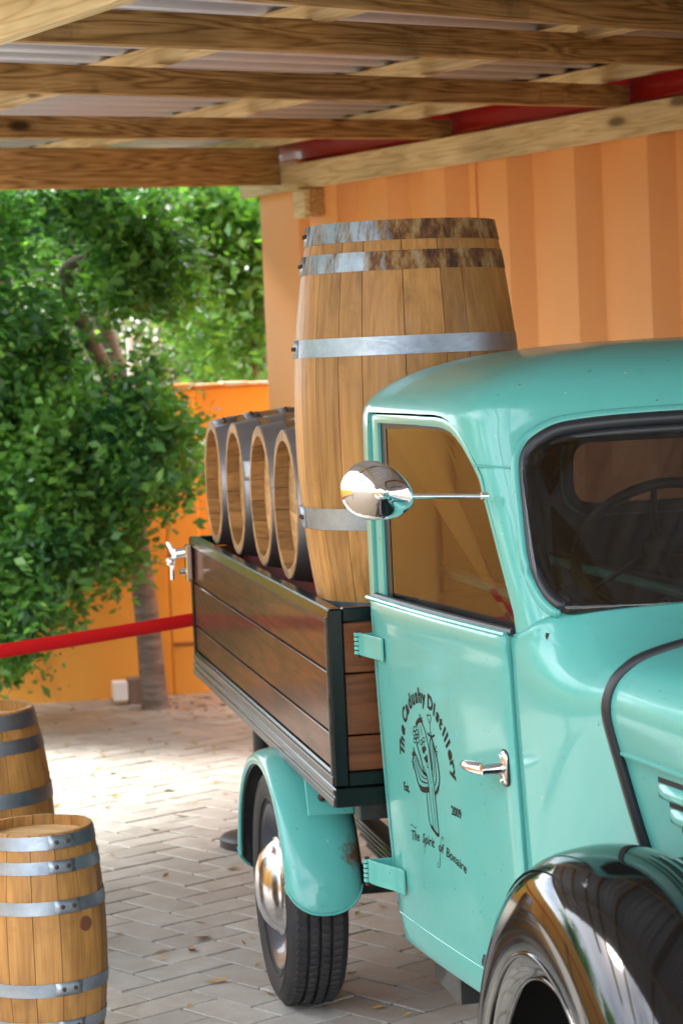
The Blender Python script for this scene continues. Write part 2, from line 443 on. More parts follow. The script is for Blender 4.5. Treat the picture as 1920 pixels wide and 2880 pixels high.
for (x, y, a) in rest:
    c_, s_ = math.cos(A0 + a), math.sin(A0 + a); b0 = len(V)
    tz = random.uniform(-.002, .0012); tx = random.uniform(-.01, .01); ty = random.uniform(-.01, .01)
    for p in pv: V.append((x + p[0] * c_ - p[1] * s_, y + p[0] * s_ + p[1] * c_, p[2] + tz + tx * p[0] + ty * p[1]))
    Fc += [tuple(i + b0 for i in f) for f in pf]
o = mk('paver', V, Fc, M['paver'], ground); o['kind'] = 'stuff'; o['label'] = 'farther grey herringbone pavers of the courtyard'

# ------------------------------------------------------------------ orange garden wall
t = NT('orange_render'); v = t.coord('Object'); n = t.noise(v, 2.2, 5, .6); f = t.noise(v, 60, 4, .6)
zz = t.n.new('ShaderNodeSeparateXYZ'); t.l.new(v, zz.inputs[0])
c = t.mix(t.ramp(n, [(.35, 0.0), (.7, .6)]), (.76, .37, .06), (.82, .45, .095))
c = t.mix(t.ramp(t.noise(t.coord('Object', (5, 5, 1.2)), 1.0, 5, .7), [(.55, 0.0), (.8, .5)]), c, (.42, .17, .05))
t.P(Base_Color=c, Roughness=.85, Normal=t.bump(f, .35, .006)); M['orange'] = t.m
t = NT('peeling_white_coping'); v = t.coord('Object'); n = t.noise(v, 7, 4, .6)
t.P(Base_Color=t.mix(t.ramp(n, [(.4, 0.0), (.55, 1.0)]), (.62, .58, .52), (.66, .30, .10)), Roughness=.9); M['coping'] = t.m

def wall_seg(parent, a, b, h, th, name='wall_panel', bev=.012):
    a = Vector((*a, 0)); b = Vector((*b, 0)); L = (b - a).length; ang = math.atan2(b.y - a.y, b.x - a.x)
    mb = MB(); mb.box((L / 2, th / 2, h / 2 - .1), (L, th, h + .2), bev)
    return mb.build(name, M['orange'], parent, loc=(a.x, a.y, 0), rot=(0, 0, ang))
wallA = empty('garden_wall', (-1.5, 13.45, 0), 0, 'orange rendered garden wall running behind the tree trunk', 'wall')
def W2(o, x, y): return (x - o.location.x, y - o.location.y)
wall_seg(wallA, W2(wallA, -5.3, 12.62), W2(wallA, -.98, 13.44), 1.71, .2)
wall_seg(wallA, W2(wallA, -.98, 13.44), W2(wallA, -.79, 13.475), 1.70, .2, 'pilaster')
wall_seg(wallA, W2(wallA, -.80, 13.50), W2(wallA, 1.4, 13.92), 1.71, .2)
pb = MB()
for z in (.28, .78): pb.box((0, 0, z), (.17, .02, .022), .004)
pb.build('mortar_groove', simple('groove_brown', (.30, .12, .03), .9), wallA, loc=(*W2(wallA, -.885, 13.452), 0), rot=(0, 0, .187))
cb = MB(); L = 6.8
seg = 46
for k in range(seg):
    hh = random.uniform(.012, .03); cb.box((L * (k + .5) / seg, 0, hh / 2), (L / seg * .98, .2 + random.uniform(-.01, .01), hh), .004)
cb.build('coping', M['coping'], wallA, loc=(*W2(wallA, -5.3, 12.72), 1.71), rot=(0, 0, .187))
wallB = empty('garden_wall', (-5.3, 6, 0), 0, 'long orange garden wall along the side of the courtyard', 'wall')
wall_seg(wallB, (0, 6.6), (0.0, -12), 1.75, .2)
# concrete block with a white face at the wall's foot
blk = empty('concrete_block', (-1.20, 13.17, 0), .187, 'small concrete block with a white painted face at the foot of the wall', 'block')
MB().box((.045, 0, .065), (.11, .10, .15), .006).build('rough_side', simple('rough_concrete', (.22, .17, .14), .95), blk)
MB().box((-.055, -.01, .075), (.078, .12, .10), .004).build('white_face', simple('white_paint', (.95, .95, .95), .6), blk)

# ------------------------------------------------------------------ container
CW0 = Vector((-.362, 12.531, 0)); CE = Vector((.521, -.854, 0)).normalized(); CN = Vector((-CE.y, CE.x, 0)) * -1   # CN points towards the yard
CN = Vector((-.854, -.521, 0))
c_ang = math.atan2(CE.y, CE.x)
t = NT('peach_container_paint'); v = t.coord('Object'); n = t.noise(v, 1.6, 4, .6)
c = t.mix(t.ramp(n, [(.35, 0.0), (.7, .5)]), (.84, .38, .125), (.90, .46, .185))
c = t.mix(t.ramp(t.noise(v, 30, 3), [(.74, 0.0), (.78, .6)]), c, (.3, .15, .08))
t.P(Base_Color=c, Roughness=.55, Normal=t.bump(t.noise(v, 120, 2), .06, .002)); M['peach'] = t.m
M['red_steel'] = simple('red_container_paint', (.36, .008, .012), .35, coat=.4)
cont = empty('shipping_container', (CW0.x, CW0.y, 0), c_ang, 'peach orange shipping container with corrugated side behind the truck', 'container')
LEN = 9.0
# local: x along wall, -y towards the yard
prof = []
s0 = .49
P0 = [(s0, .0), (s0 + .0, .0)]
pts = [(.02, .0), (.40, .0), (.425, .045), (.47, .045), (.50, .012)]
s_ = 1.27 - .488
while s_ < LEN - .5:
    pts += [(s_ - .06, .010), (s_ + .03, .085), (s_ + .21, .085), (s_ + .26, .010)]
    s_ += .488
pts += [(LEN, .012)]
mb = MB()
mb.grid([[(x, y, .25) for x, y in pts], [(x, y, 2.80) for x, y in pts]])
mb.build('side_panel', M['peach'], cont)
mb = MB(); mb.box((.2, .15, 1.5), (.40, .28, 2.70), .012); mb.build('corner_post', M['peach'], cont)
mb = MB(); mb.box((LEN / 2, .12, .17), (LEN, .2, .18), .01); mb.build('bottom_rail', M['peach'], cont)
mb = MB(); mb.box((.03, 1.25, 1.5), (.06, 2.3, 2.6), .01); mb.box((LEN / 2, 2.4, 1.5), (LEN, .06, 2.6)); mb.build('end_wall', M['peach'], cont)
mb = MB(); mb.box((.782, -.004, 1.4), (.012, .012, 2.7)); mb.box((1.955, .006, 1.4), (.010, .014, 2.7), .002); mb.build('weld_seam', M['peach'], cont)
red = empty('shipping_container', (CW0.x, CW0.y, 2.81), c_ang, 'red shipping container resting on top of the peach one', 'container')
mb = MB(); mb.box((LEN / 2 + .02, 1.24, .6), (LEN, 2.36, 1.2), .02)
mb.build('body', M['red_steel'], red)
mb = MB(); mb.box((LEN / 2 + .02, .045, .075), (LEN - .02, .05, .10), .008); mb.build('bottom_rail', M['red_steel'], red)

# ------------------------------------------------------------------ timber roof
def board(name, a, b, w, h, mat, label, group=None, cat='beam', bev=.003, zdir=None, sag=0):
    """timber from a to b, centred on the line, w wide (sideways) and h high"""
    a = Vector(a); b = Vector(b); d = b - a; L = d.length; x = d.normalized()
    up = Vector((0, 0, 1)); y = up.cross(x).normalized(); z = x.cross(y)
    mb = MB(); mb.box((L / 2, 0, 0), (L, w, h), bev)
    o = mb.build(name, mat); o.matrix_world = Matrix.Translation(a) @ Matrix((x, y, z)).transposed().to_4x4()
    return tag(o, label, cat, group)
def on_wall(s, z, out=0.0): return CW0 + CE * s + CN * out + Vector((0, 0, z))
board('ledger_beam', on_wall(-.105, 2.75, .025), on_wall(8.2, 2.75, .025), .045, .128, M['pine_pale'], 'pale pine ledger board bolted along the top of the peach container', cat='beam')
BD = Vector((math.sin(math.radians(41)), math.cos(math.radians(41)), .037)); 
bl = [ # s on ledger (right end), z bottom at right end, height, k slope tweak, extension right, label
  (.30, 2.722, .185, .037, 0.0, 'deep knotty header beam above the tree, lowest of the roof beams'),
  (1.76, 2.812, .083, .040, 0.02, 'short roof beam ending on the ledger just above the header beam'),
  (3.05, 2.812, .088, .036, 0.02, 'brown roof beam whose cut end stands against the red container'),
]
grp = 'roof beams crossing above the truck'
for (s, z, h, k, ex, lab) in bl:
    d = Vector((math.sin(math.radians(41)), math.cos(math.radians(41)), k))
    r = on_wall(s, z + h / 2, .0 if h > .1 else .02) ; 
    if h > .1: r = on_wall(s, z + h / 2, .055)
    board('roof_beam', r - d * 4.85, r + d * ex, .045, h, M['pine'], lab, grp)
def beam_px(right, left_dir_k, h, lab, ext=2.2):
    d = Vector((math.sin(math.radians(41)), math.cos(math.radians(41)), left_dir_k)); r = Vector(right) + Vector((0, 0, h / 2))
    board('roof_beam', r - d * 4.6, r + d * ext, .045, h, M['pine'], lab, grp)
beam_px((1.267, 8.591, 2.82), .043, .092, 'fourth roof beam from the header, with darker grain across the whole view')
beam_px((1.127, 7.58, 2.81), .034, .098, 'knotty roof beam at the very top right of the view')
beam_px((.9, 6.3, 2.80), .034, .098, 'first roof beam out of view above the cab')
for q_, lb_ in ((4.9, 'roof beam over the bonnet of the truck'), (3.5, 'roof beam just ahead of the photographer'), (2.1, 'roof beam over the photographer'), (.7, 'roof beam behind the photographer')): beam_px((1.1 + .5 * (4.9 - q_), q_, 2.80), .034, .098, lb_)
# purlins on top of the beams, parallel to the container
for (q, lab) in ((.12, 'pale purlin on the beams right beside the red container'), (1.22, 'pale purlin lying across the beams over the truck bed'), (2.52, 'pale purlin lying across the beams at the top left')):
    zz_ = 2.915 - q * .037 * 1.0
    board('purlin', on_wall(-1.1, zz_ + .03, q), on_wall(8.2, zz_ + .03, q), .07, .06, M['pine_pale'], lab, 'purlins under the corrugated roof')
p0 = Vector((-.75, 5.50, 2.60)); p1 = Vector((-.42, 5.10, 2.60)); dd = (p1 - p0); dd.z = 0; dd = CE
board('post_brace', Vector((-.66, 5.42, 2.66)) - dd * 4.4 , Vector((-.66, 5.42, 2.66)) + dd * 2.5, .045, .14, M['pine_pale'], 'big pale board running under the beams at the top left corner', cat='beam')
blkp = empty('wood_block', tuple(on_wall(.60, 2.61, 0)), c_ang, 'short wooden packing block fixed under the ledger board beside the corner', 'block')
MB().box((-.055, -.055, 0), (.11, .05, .14), .003).build('front_piece', M['pine_pale'], blkp)
MB().box((.02, -.027, .0), (.04, .105, .135), .003).build('side_piece', M['pine'], blkp)

# corrugated sheets
t = NT('grey_corrugated_steel'); v = t.coord('Object')
t.P(Base_Color=t.mix(t.noise(v, 3, 4), (.46, .48, .56), (.58, .60, .68)), Roughness=.42, Metallic=.25); M['sheet'] = t.m
RX = Vector((math.sin(math.radians(41)), math.cos(math.radians(41)), .037)).normalized()
roof_root = on_wall(0, 0, 0)
def roof_pt(s, q, dz):      # s along wall, q distance out from wall along -beam direction
    base = on_wall(s, 2.998, 0) - RX * q
    return base + Vector((0, 0, dz))
sheets = 0
pitch = .19
def sheet(s_a, s_b, q0, q1, lab, lift=0):
    n = int((s_b - s_a) / pitch * 12); rows = [[], []]
    for k in range(n + 1):
        s = s_a + (s_b - s_a) * k / n; dz = .022 * max(-.62, min(.62, math.cos(2 * PI * (s - s_a) / pitch))) / .62 + lift
        rows[0].append(roof_pt(s, q0, dz)); rows[1].append(roof_pt(s, q1, dz))
    mb = MB(); mb.grid(rows); o = mb.build('corrugated_sheet', M['sheet'], smooth=True, angle=60)
    solidify(o, .0015); return tag(o, lab, 'roof sheet', 'corrugated roof sheets')
sheet(-.55, 2.31, -.30, 4.9, 'grey corrugated roof sheet above the header beam')
sheet(2.31 - pitch, 5.46, -.30, 4.9, 'grey corrugated roof sheet above the middle of the truck', .004)
sheet(5.46 - pitch, 9.2, -.30, 4.9, 'grey corrugated roof sheet over the cab of the truck', .008)
sheet(9.2 - pitch, 13.0, -.30, 4.9, 'grey corrugated roof sheet over the photographer', .012)
sheet(13.0 - pitch, 16.8, -.30, 4.9, 'grey corrugated roof sheet behind the photographer', .016)

# ------------------------------------------------------------------ barrels
def barrel_profile(h, r_head, r_bil):
    return lambda z: r_bil - (r_bil - r_head) * abs(2 * z / h - 1) ** 2.0

def stave_mesh(name, h, rf, a0, a1, th, mat, nz=12, na=3, recess=.03):
    gap = .0009
    V, F = [], []
    zs = np.linspace(0, h, nz)
    def ring(off):
        base = len(V)
        for z in zs:
            r = rf(z) - off; da = gap / r
            for k in range(na + 1):
                a = a0 + da + (a1 - a0 - 2 * da) * k / na
                rr = r - (.0008 if k in (0, na) and off == 0 else 0)
                V.append((rr * math.cos(a), rr * math.sin(a), z))
        return base
    o = ring(0); i = ring(th); n = na + 1
    for j in range(nz - 1):
        for k in range(na):
            F.append((o + j * n + k, o + j * n + k + 1, o + (j + 1) * n + k + 1, o + (j + 1) * n + k))
            F.append((i + j * n + k + 1, i + j * n + k, i + (j + 1) * n + k, i + (j + 1) * n + k + 1))
        F.append((o + j * n, o + (j + 1) * n, i + (j + 1) * n, i + j * n))
        F.append((o + j * n + na, i + j * n + na, i + (j + 1) * n + na, o + (j + 1) * n + na))
    for k in range(na):
        F.append((o + k, i + k, i + k + 1, o + k + 1)); t_ = (nz - 1) * n
        F.append((o + t_ + k, o + t_ + k + 1, i + t_ + k + 1, i + t_ + k))
    me = bpy.data.meshes.new(name); me.from_pydata(V, [], F); me.update(); me.materials.append(mat); set_smooth(me, True, 30)
    return me

def hoop_mesh(rf, z0, z1, mat, th=.0016, seg=72):
    mb = MB(); e = .0006
    prof = [(rf(z0) + e, z0), (rf(z0) + e + th, z0), (rf((z0 + z1) / 2) + e + th, (z0 + z1) / 2), (rf(z1) + e + th, z1), (rf(z1) + e, z1)]
    mb.lathe(prof, seg, close=True)
    me = bpy.data.meshes.new('hoop'); bmesh.ops.recalc_face_normals(mb.bm, faces=mb.bm.faces); mb.bm.to_mesh(me); mb.bm.free(); me.materials.append(mat); set_smooth(me, True, 40)
    return me

def build_barrel(root, h, r_head, r_bil, hoops, n, stave_mat, hoop_mats, rng, th=.02, recess=.035, seam=0.0, uneven=False, heads=('top', 'bot')):
    """hoops: list of (z0,z1)"""
    rf = barrel_profile(h, r_head, r_bil)
    if uneven:
        w = np.array([rng.uniform(.7, 1.35) for _ in range(n)]); ed = np.concatenate([[0], np.cumsum(w)]) / w.sum() * 2 * PI
        for k in range(n):
            new_obj('stave', stave_mesh('stave', h, rf, ed[k], ed[k + 1], th, stave_mat, 16, 5), root, (0, 0, 0))
    else:
        me = stave_mesh('stave', h, rf, 0, 2 * PI / n, th, stave_mat)
        for k in range(n):
            s = 1 + rng.uniform(-.0025, .0025)
            o = new_obj('stave', me, root, (0, 0, 0), (0, 0, 2 * PI * k / n + .1)); o.scale = (s, s, 1 + rng.uniform(-.002, .002))
    for i, (z0, z1) in enumerate(hoops):
        hp = new_obj('hoop', hoop_mesh(rf, z0, z1, hoop_mats[i % len(hoop_mats)]), root)
        # lapped joint with two rivets
        zc = (z0 + z1) / 2; a = seam + rng.uniform(-.05, .05) * (1 if not uneven else 0); r = rf(zc) + .0028
        mb = MB()
        lap = .055 / r
        mb.grid([[((rf(z) + .0038) * math.cos(aa), (rf(z) + .0038) * math.sin(aa), z) for z in (z0, zc, z1)] for aa in np.linspace(a - lap, a + lap * .4, 6)])
        lp = mb.build('hoop_lap', hoop_mats[i % len(hoop_mats)], hp, smooth=True); solidify(lp, .0012)
        mb = MB()
        for da in (-.030, 0.0):
            aa = a + da / r * 1.1; mb = MB()
            mb.sphere(((r + .002) * math.cos(aa), (r + .002) * math.sin(aa), zc), .0062, u=8, v=6)
            mb.build('rivet', M['rivet'], hp, smooth=True)
    ths = th
    for hd in heads:
        z = (h - recess - .014) if hd == 'top' else recess
        R = rf(z) - ths + .002; nb = 5; rot = rng.uniform(0, PI)
        for k in range(nb):
            y0 = -R + 2 * R * k / nb; y1 = -R + 2 * R * (k + 1) / nb; pts = []
            for yy in np.linspace(y0, y1, 7): pts.append((math.sqrt(max(0, R * R - yy * yy)), yy))
            pts2 = [(-x, y) for x, y in reversed(pts)]
            ol = [p for p in pts + pts2]; q = []
            for p in ol:
                if not q or (abs(p[0] - q[-1][0]) + abs(p[1] - q[-1][1])) > 1e-5: q.append(p)
            if (abs(q[0][0] - q[-1][0]) + abs(q[0][1] - q[-1][1])) < 1e-5: q.pop()
            cy = (y0 + y1) / 2
            q = [(x, (y - cy) * .994) for x, y in q]
            o = MB().poly_prism(q, 0, .014, 'z').build('head_board', M['oak_head'], root)
            o.location = (-math.sin(rot) * cy, math.cos(rot) * cy, z + rng.uniform(-.0004, .0004)); o.rotation_euler = (0, 0, rot)
    return root

def copy_tree(o, parent=None):
    c = o.copy(); COL.objects.link(c); c.parent = parent
    for ch in list(o.children): copy_tree(ch, c)
    return c

# two barrels standing on the paving
bA = empty('wine_barrel', (-.865, 6.52, 0), 0, 'small oak barrel standing nearest on the pavers, steel hoops with double rivets', 'barrel', 'barrels standing on the paving')
rng = random.Random(3)
hA = .612
build_barrel(bA, hA, .150, .177, [(.0, .040), (.072, .106), (.176, .212), (.398, .434), (.506, .540), (.570, .606)], 15, M['oak'], [M['hoop']], rng, .014, .028, seam=-.95)
bung = MB(); bung.cyl((.172 * math.cos(-.72), .172 * math.sin(-.72), .36), (.1795 * math.cos(-.72), .1795 * math.sin(-.72), .36), .020, 20)
bung.build('bung', simple('red_brown_bung', (.13, .045, .02), .6), bA, smooth=True)
bB = empty('wine_barrel', (-1.185, 7.50, 0), 0, 'taller oak barrel half hidden behind the nearest one on the pavers', 'barrel', 'barrels standing on the paving')
build_barrel(bB, .80, .195, .248, [(.0, .05), (.085, .13), (.24, .285), (.515, .56), (.675, .718), (.748, .795)], 18, M['oak'], [M['hoop']], random.Random(5), .018, .035, seam=2.0)

# ------------------------------------------------------------------ truck
TO = Vector((-.0443, 6.0018, 0)); TY = math.radians(10.6)
truck = empty('pickup_truck', TO, TY, 'mint green vintage pickup truck with wooden bed and black front wings', 'truck')
XC = .83
# ---- bed
BL, BW, Z0, Z1 = 2.78, 1.66, .718, 1.221
bed = empty('cargo_bed', (0, 0, 0)); bed.parent = truck
FR = .036
def rail(name, c, d, bev=.004): return MB().box(c, d, bev).build(name, M['green_black'], bed)
yb0, yb1 = 0.0, BL
for x in (FR / 2, BW - FR / 2):
    rail('frame_rail', (x, (yb0 + yb1) / 2, Z1 - FR / 2), (FR, BL, FR))
    rail('frame_rail', (x, (yb0 + yb1) / 2, Z0 + .052 + FR / 2), (FR, BL, FR))
    for y in (yb0 + FR / 2, yb1 - FR / 2):
        rail('corner_post', (x, y, (Z0 + Z1) / 2 + .026), (FR + .002, FR + .002, Z1 - Z0 - .054))
for y in (yb0 + FR / 2, yb1 - FR / 2):
    rail('frame_rail', (BW / 2, y, Z1 - FR / 2 + .001), (BW - 2 * FR, FR, FR))
    rail('frame_rail', (BW / 2, y, Z0 + .052 + FR / 2), (BW - 2 * FR, FR, FR))
t = NT('brushed_trim'); v = t.coord('Object', (40, 2, 40)); nn = t.noise(v, 1.0, 4, .6)
t.P(Base_Color=t.mix(t.ramp(nn, [(.45, 0.0), (.7, 1.0)]), (.05, .05, .05), (.020, .018, .016)), Roughness=.35); t.b.inputs['Specular IOR Level'].default_value = .25; M['trim'] = t.m
MB().box((BW / 2, BL / 2, Z0 + .025), (BW + .004, BL + .004, .048), .004).build('base_rail', M['green_black'], bed)
MB().box((-.0035, BL / 2, Z0 + .012), (.006, BL, .020), .002).build('edge_trim', M['trim'], bed)
MB().box((-.0035, BL / 2, Z0 + .040), (.006, BL, .014), .002).build('edge_trim', M['trim'], bed)
MB().box((-.0025, BL / 2, Z0 + .066), (.005, BL - .02, .024), .002).build('edge_trim', M['trim'], bed)
MB().box((-.0035, .012, (Z0 + Z1) / 2 + .03), (.008, .012, Z1 - Z0 - .10), .002).build('edge_trim', M['trim'], bed)
MB().box((BW / 2, BL / 2, Z0 + .06), (BW - .08, BL - .08, .02)).build('floor', M['red_wood'], bed)
zb = [Z0 + .052 + FR, .898, 1.055, Z1 - FR]
for x in (.014, BW - .014):
    for k in range(3):
        z0_, z1_ = zb[k] + .0035, zb[k + 1] - .0035
        MB().box((x, BL / 2, (z0_ + z1_) / 2), (.014, BL - 2 * FR - .002, z1_ - z0_), .0025).build('plank', M['plank'], bed)
    MB().box((x + (.008 if x < 1 else -.008), BL / 2, (Z0 + Z1) / 2), (.003, BL - .08, Z1 - Z0 - .12)).build('backing', M['trim'] if x < 1 else M['black'], bed)
for y, mt in ((.014, 'plank_front'), (BL - .014, 'plank_front')):
    for k in range(3):
        z0_, z1_ = zb[k] + .002, zb[k + 1] - .002
        MB().box((BW / 2, y, (z0_ + z1_) / 2), (BW - 2 * FR - .002, .014, z1_ - z0_), .0025).build('plank', M[mt], bed)
# inner deck the barrels stand on
for k in range(9):
    MB().box((BW / 2, .05 + (BL - .1) * (k + .5) / 9, 1.118), (BW - .09, (BL - .1) / 9 - .006, .022), .003).build('deck_board', M['red_wood'], bed)
for x in (.22, .66): MB().box((x, 1.72, 1.153), (.07, 2.0, .046), .004).build('support_batten', M['red_wood'], bed)
# drop latch at the rear corner
lt = MB(); lt.box((-.012, BL - .05, 1.13), (.022, .05, .13), .004); lt.cyl((-.02, BL - .05, 1.17), (-.055, BL - .04, 1.165), .017, 12); lt.cyl((-.02, BL - .05, 1.10), (-.045, BL - .05, 1.10), .012, 12)
lt.tube([(-.05, BL - .04, 1.165), (-.062, BL - .03, 1.15), (-.068, BL - .02, 1.12), (-.068, BL - .01, 1.07)], .0095, 8)
lt.tube([(-.055, BL - .04, 1.15), (-.068, BL - .03, 1.182), (-.080, BL - .02, 1.205)], [.011, .012, .009], 8)
lt.sphere((-.072, BL - .02, 1.135), .017)
lt.build('latch', M['chrome'], bed, smooth=True)

# ---- cab side surface
def prof(z): return pch([.38, .41, .56, .75, .90, 1.10, 1.25, 1.44, 1.60, 1.75], [.150, .142, .121, .108, .101, .093, .089, .088, .087, .090], z)
def xs(y, z):
    u = np.clip((-np.asarray(y, float) - .1) / .95, -.1, 1.2)
    return prof(z) + .104 * u - .010 * 4 * u * (1 - u)
def yA(z): return pch([1.20, 1.25, 1.31, 1.40, 1.54, 1.62, 1.70], [-1.085, -1.082, -1.070, -1.015, -.930, -.875, -.82], z)
YR = -.055
def loop_pt_all(zc):
    """zc(col index)->z ; returns list of points"""
    pts = []; i = 0
    cols = []
    for x in (.83, .70, .55, .40, .28, .18): cols.append(('r', x))
    for a in (0, 22.5, 45, 67.5, 90): cols.append(('c', a))
    for k in range(1, 17): cols.append(('s', k / 16.0))
    for k in range(1, 10): cols.append(('f', k / 9.0))
    for k in range(1, 15): cols.append(('w', k / 14.0))
    return cols
COLS = loop_pt_all(None)
def upt(col, z):
    kd, p = col; zz_ = min(z, 1.70)
    rx = float(xs(-.1, zz_)); ya = float(yA(zz_)); yq = -1.150 + .50 * (zz_ - 1.32) if zz_ > 1.25 else -1.18
    if kd == 'r': return (p, YR - .0, z)
    if kd == 'c':
        a = math.radians(p); rc = .045
        return (rx + rc - rc * math.sin(a), YR - rc + rc * math.cos(a), z)
    if kd == 's':
        y = (YR - .045) + (ya - (YR - .045)) * p; return (float(xs(y, zz_)), y, z)
    px, py = float(xs(ya, zz_)), ya
    qx, qy = .262, yq
    if kd == 'f':
        b = lambda t: [(1 - t)**3 * a0 + 3 * t * (1 - t)**2 * a1 + 3 * t * t * (1 - t) * a2 + t**3 * a3 for a0, a1, a2, a3 in ((px, px + .008, qx - .035, qx), (py, py - .055, qy + .016, qy))]
        x, y = b(p); return (x, y, z)
    x = qx + (XC - qx) * p; y = qy - .10 * (1 - (1 - p)**2); return (x, y, z)
def zbase(col):
    kd, p = col
    if kd in 'rcs': return 1.245
    if kd == 'f': return 1.245 + .062 * min(1, p * 1.25) ** .8
    return 1.307 + .022 * (1 - (1 - p)**2)
rows = []
NR = 13
for i in range(NR):
    r = i / (NR - 1.0)
    rows.append([upt(c, zbase(c) + (1.70 - zbase(c)) * r) for c in COLS])
YC = -.57; ZT = 1.862
for th_ in [8, 16, 24, 31, 38, 44, 50, 56, 62, 68, 74, 80, 85]:
    a = math.radians(th_); s = math.cos(a) ** (2 / 3.0); z = 1.70 + (ZT - 1.70) * math.sin(a); row = []
    for c in COLS:
        p = upt(c, 1.70); row.append((XC - (XC - p[0]) * s, YC + (p[1] - YC) * s, z))
    rows.append(row)
rows.append([(XC - (XC - p[0]) * .02, YC + (p[1] - YC) * .02, ZT) for p in rows[-1]])
def relax(rows, j0, j1, it, lam=.5):
    A = np.array(rows, float)
    for _ in range(it):
        B = A.copy(); B[:, j0:j1] += lam * (.5 * (A[:, j0 - 1:j1 - 1] + A[:, j0 + 1:j1 + 1]) - A[:, j0:j1]); A = B
    return [[tuple(p) for p in r] for r in A]
jf = [i_ for i_, c in enumerate(COLS) if c[0] == 'f'][0]
rows_raw = rows; rows = relax(rows, jf - 3, jf + 13, 10)
def mirror_rows(rows):
    out = []
    for r in rows:
        m = [(2 * XC - p[0], p[1], p[2]) for p in reversed(r)]
        out.append(list(r) + m[1:])      # right half then mirrored (shares front centre)
    return out
full = mirror_rows(rows)
mb = MB(); mb.grid(full, cv=False)
# close the seam at the rear centre
cabU = mb.build('cab_shell', M['mint'], truck, smooth=True, angle=50, merge=.0004, fixn=True); cabU.data.materials.append(M['cabin'])
# make sure normals point outwards
bmn = bmesh.new(); bmn.from_mesh(cabU.data); bmn.faces.ensure_lookup_table()
fc = min(bmn.faces, key=lambda f: (f.calc_center_median() - Vector((.09, -.5, 1.4))).length)
if fc.normal.x > 0: bmesh.ops.reverse_faces(bmn, faces=bmn.faces)
bmn.to_mesh(cabU.data); bmn.free()
solidify(cabU, .022, -1); cabU.modifiers['s'].material_offset = 1; apply_mods(cabU)

def rrect(pts, r, n=6):
    """round the corners of a polygon; pts (a,b), r radius or list"""
    out = []; m = len(pts)
    for i in range(m):
        p = np.array(pts[i], float); a = np.array(pts[i - 1], float); b = np.array(pts[(i + 1) % m], float)
        rr = r[i] if hasattr(r, '__len__') else r
        if rr <= 0: out.append(tuple(p)); continue
        da = (a - p) / np.linalg.norm(a - p); db = (b - p) / np.linalg.norm(b - p)
        la = min(rr, np.linalg.norm(a - p) * .49); lb = min(rr, np.linalg.norm(b - p) * .49)
        for k in range(n + 1):
            t = k / n; out.append(tuple((1 - t)**2 * (p + da * la) + 2 * t * (1 - t) * p + t * t * (p + db * lb)))
    return out
# openings
def win_outline(inset=0.0):
    i = inset
    P = [(-.142 - i, 1.245 + 0 * i), (-.142 - i, 1.712 - i), (-.50, 1.712 - i), (-.74 + i * .5, 1.700 - i), (-.90 + i, 1.600 - i * .3), (-.945 + i, 1.53), (-1.02 + i, 1.40), (-1.078 + i, 1.30), (-1.088 + i, 1.245 + 0 * i)]
    return P
wo = win_outline(); wo = [wo[0], wo[1]] + [tuple(p) for p in catmull(wo[2:8], 5)] + [wo[8]]
wo_ext = [(wo[0][0], 1.15)] + wo[0:1] + wo[1:-1] + [wo[-1], (wo[-1][0], 1.15)]
cut = MB().poly_prism(wo_ext, -.2, .45, 'x').build('cutter', None, truck); boolean(cabU, cut)
cut = MB().poly_prism(wo_ext, 2 * XC - .45, 2 * XC + .2, 'x').build('cutter', None, truck); boolean(cabU, cut)
# windscreen opening
WSL = [(.232, 1.400), (.2355, 1.503), (.243, 1.600), (.258, 1.640), (.285, 1.664), (.329, 1.684), (.396, 1.693), (.477, 1.698), (.60, 1.701)]
WSB = [(.60, 1.326), (.503, 1.319), (.405, 1.310), (.318, 1.3045), (.279, 1.3085), (.248, 1.338)]
WS = WSL + [(XC, 1.703)] + [(2 * XC - x, z) for x, z in reversed(WSL)] + [(2 * XC - x, z) for x, z in reversed(WSB)] + [(XC, 1.332)] + WSB
ws = [tuple(p) for p in catmull(WS, 5, True)]
cut = MB().poly_prism(ws, -1.6, -.75, 'y').build('cutter', None, truck); boolean(cabU, cut)
RWN = [(.60, 1.433), (1.06, 1.433), (1.06, 1.632), (.60, 1.632)]
rwn = rrect(RWN, .075, 7)
cut = MB().poly_prism(rwn, -.2, .05, 'y').build('cutter', None, truck); boolean(cabU, cut)
set_smooth(cabU.data, True, 40)

MB().tube([(float(xs(-.90, 1.60)) - .001, -.900, 1.606), (.196, -.945, 1.603), (.222, -.976, 1.601), (.236, -.990, 1.600)], .0028, 6).build('weld_seam', M['mint'], truck, smooth=True)
bvh = None
def cab_bvh():
    dg = bpy.context.evaluated_depsgraph_get()
    mb = MB(); mb.grid(full); me = bpy.data.meshes.new('t'); mb.bm.to_mesh(me); mb.bm.free()
    b = BVHTree.FromPolygons([v.co[:] for v in me.vertices], [tuple(p.vertices) for p in me.polygons]); bpy.data.meshes.remove(me); return b
bvh = cab_bvh()
def front_y(x, z):
    h = bvh.ray_cast(Vector((x, -3, z)), Vector((0, 1, 0)))
    return h[0].y if h[0] is not None else -1.1
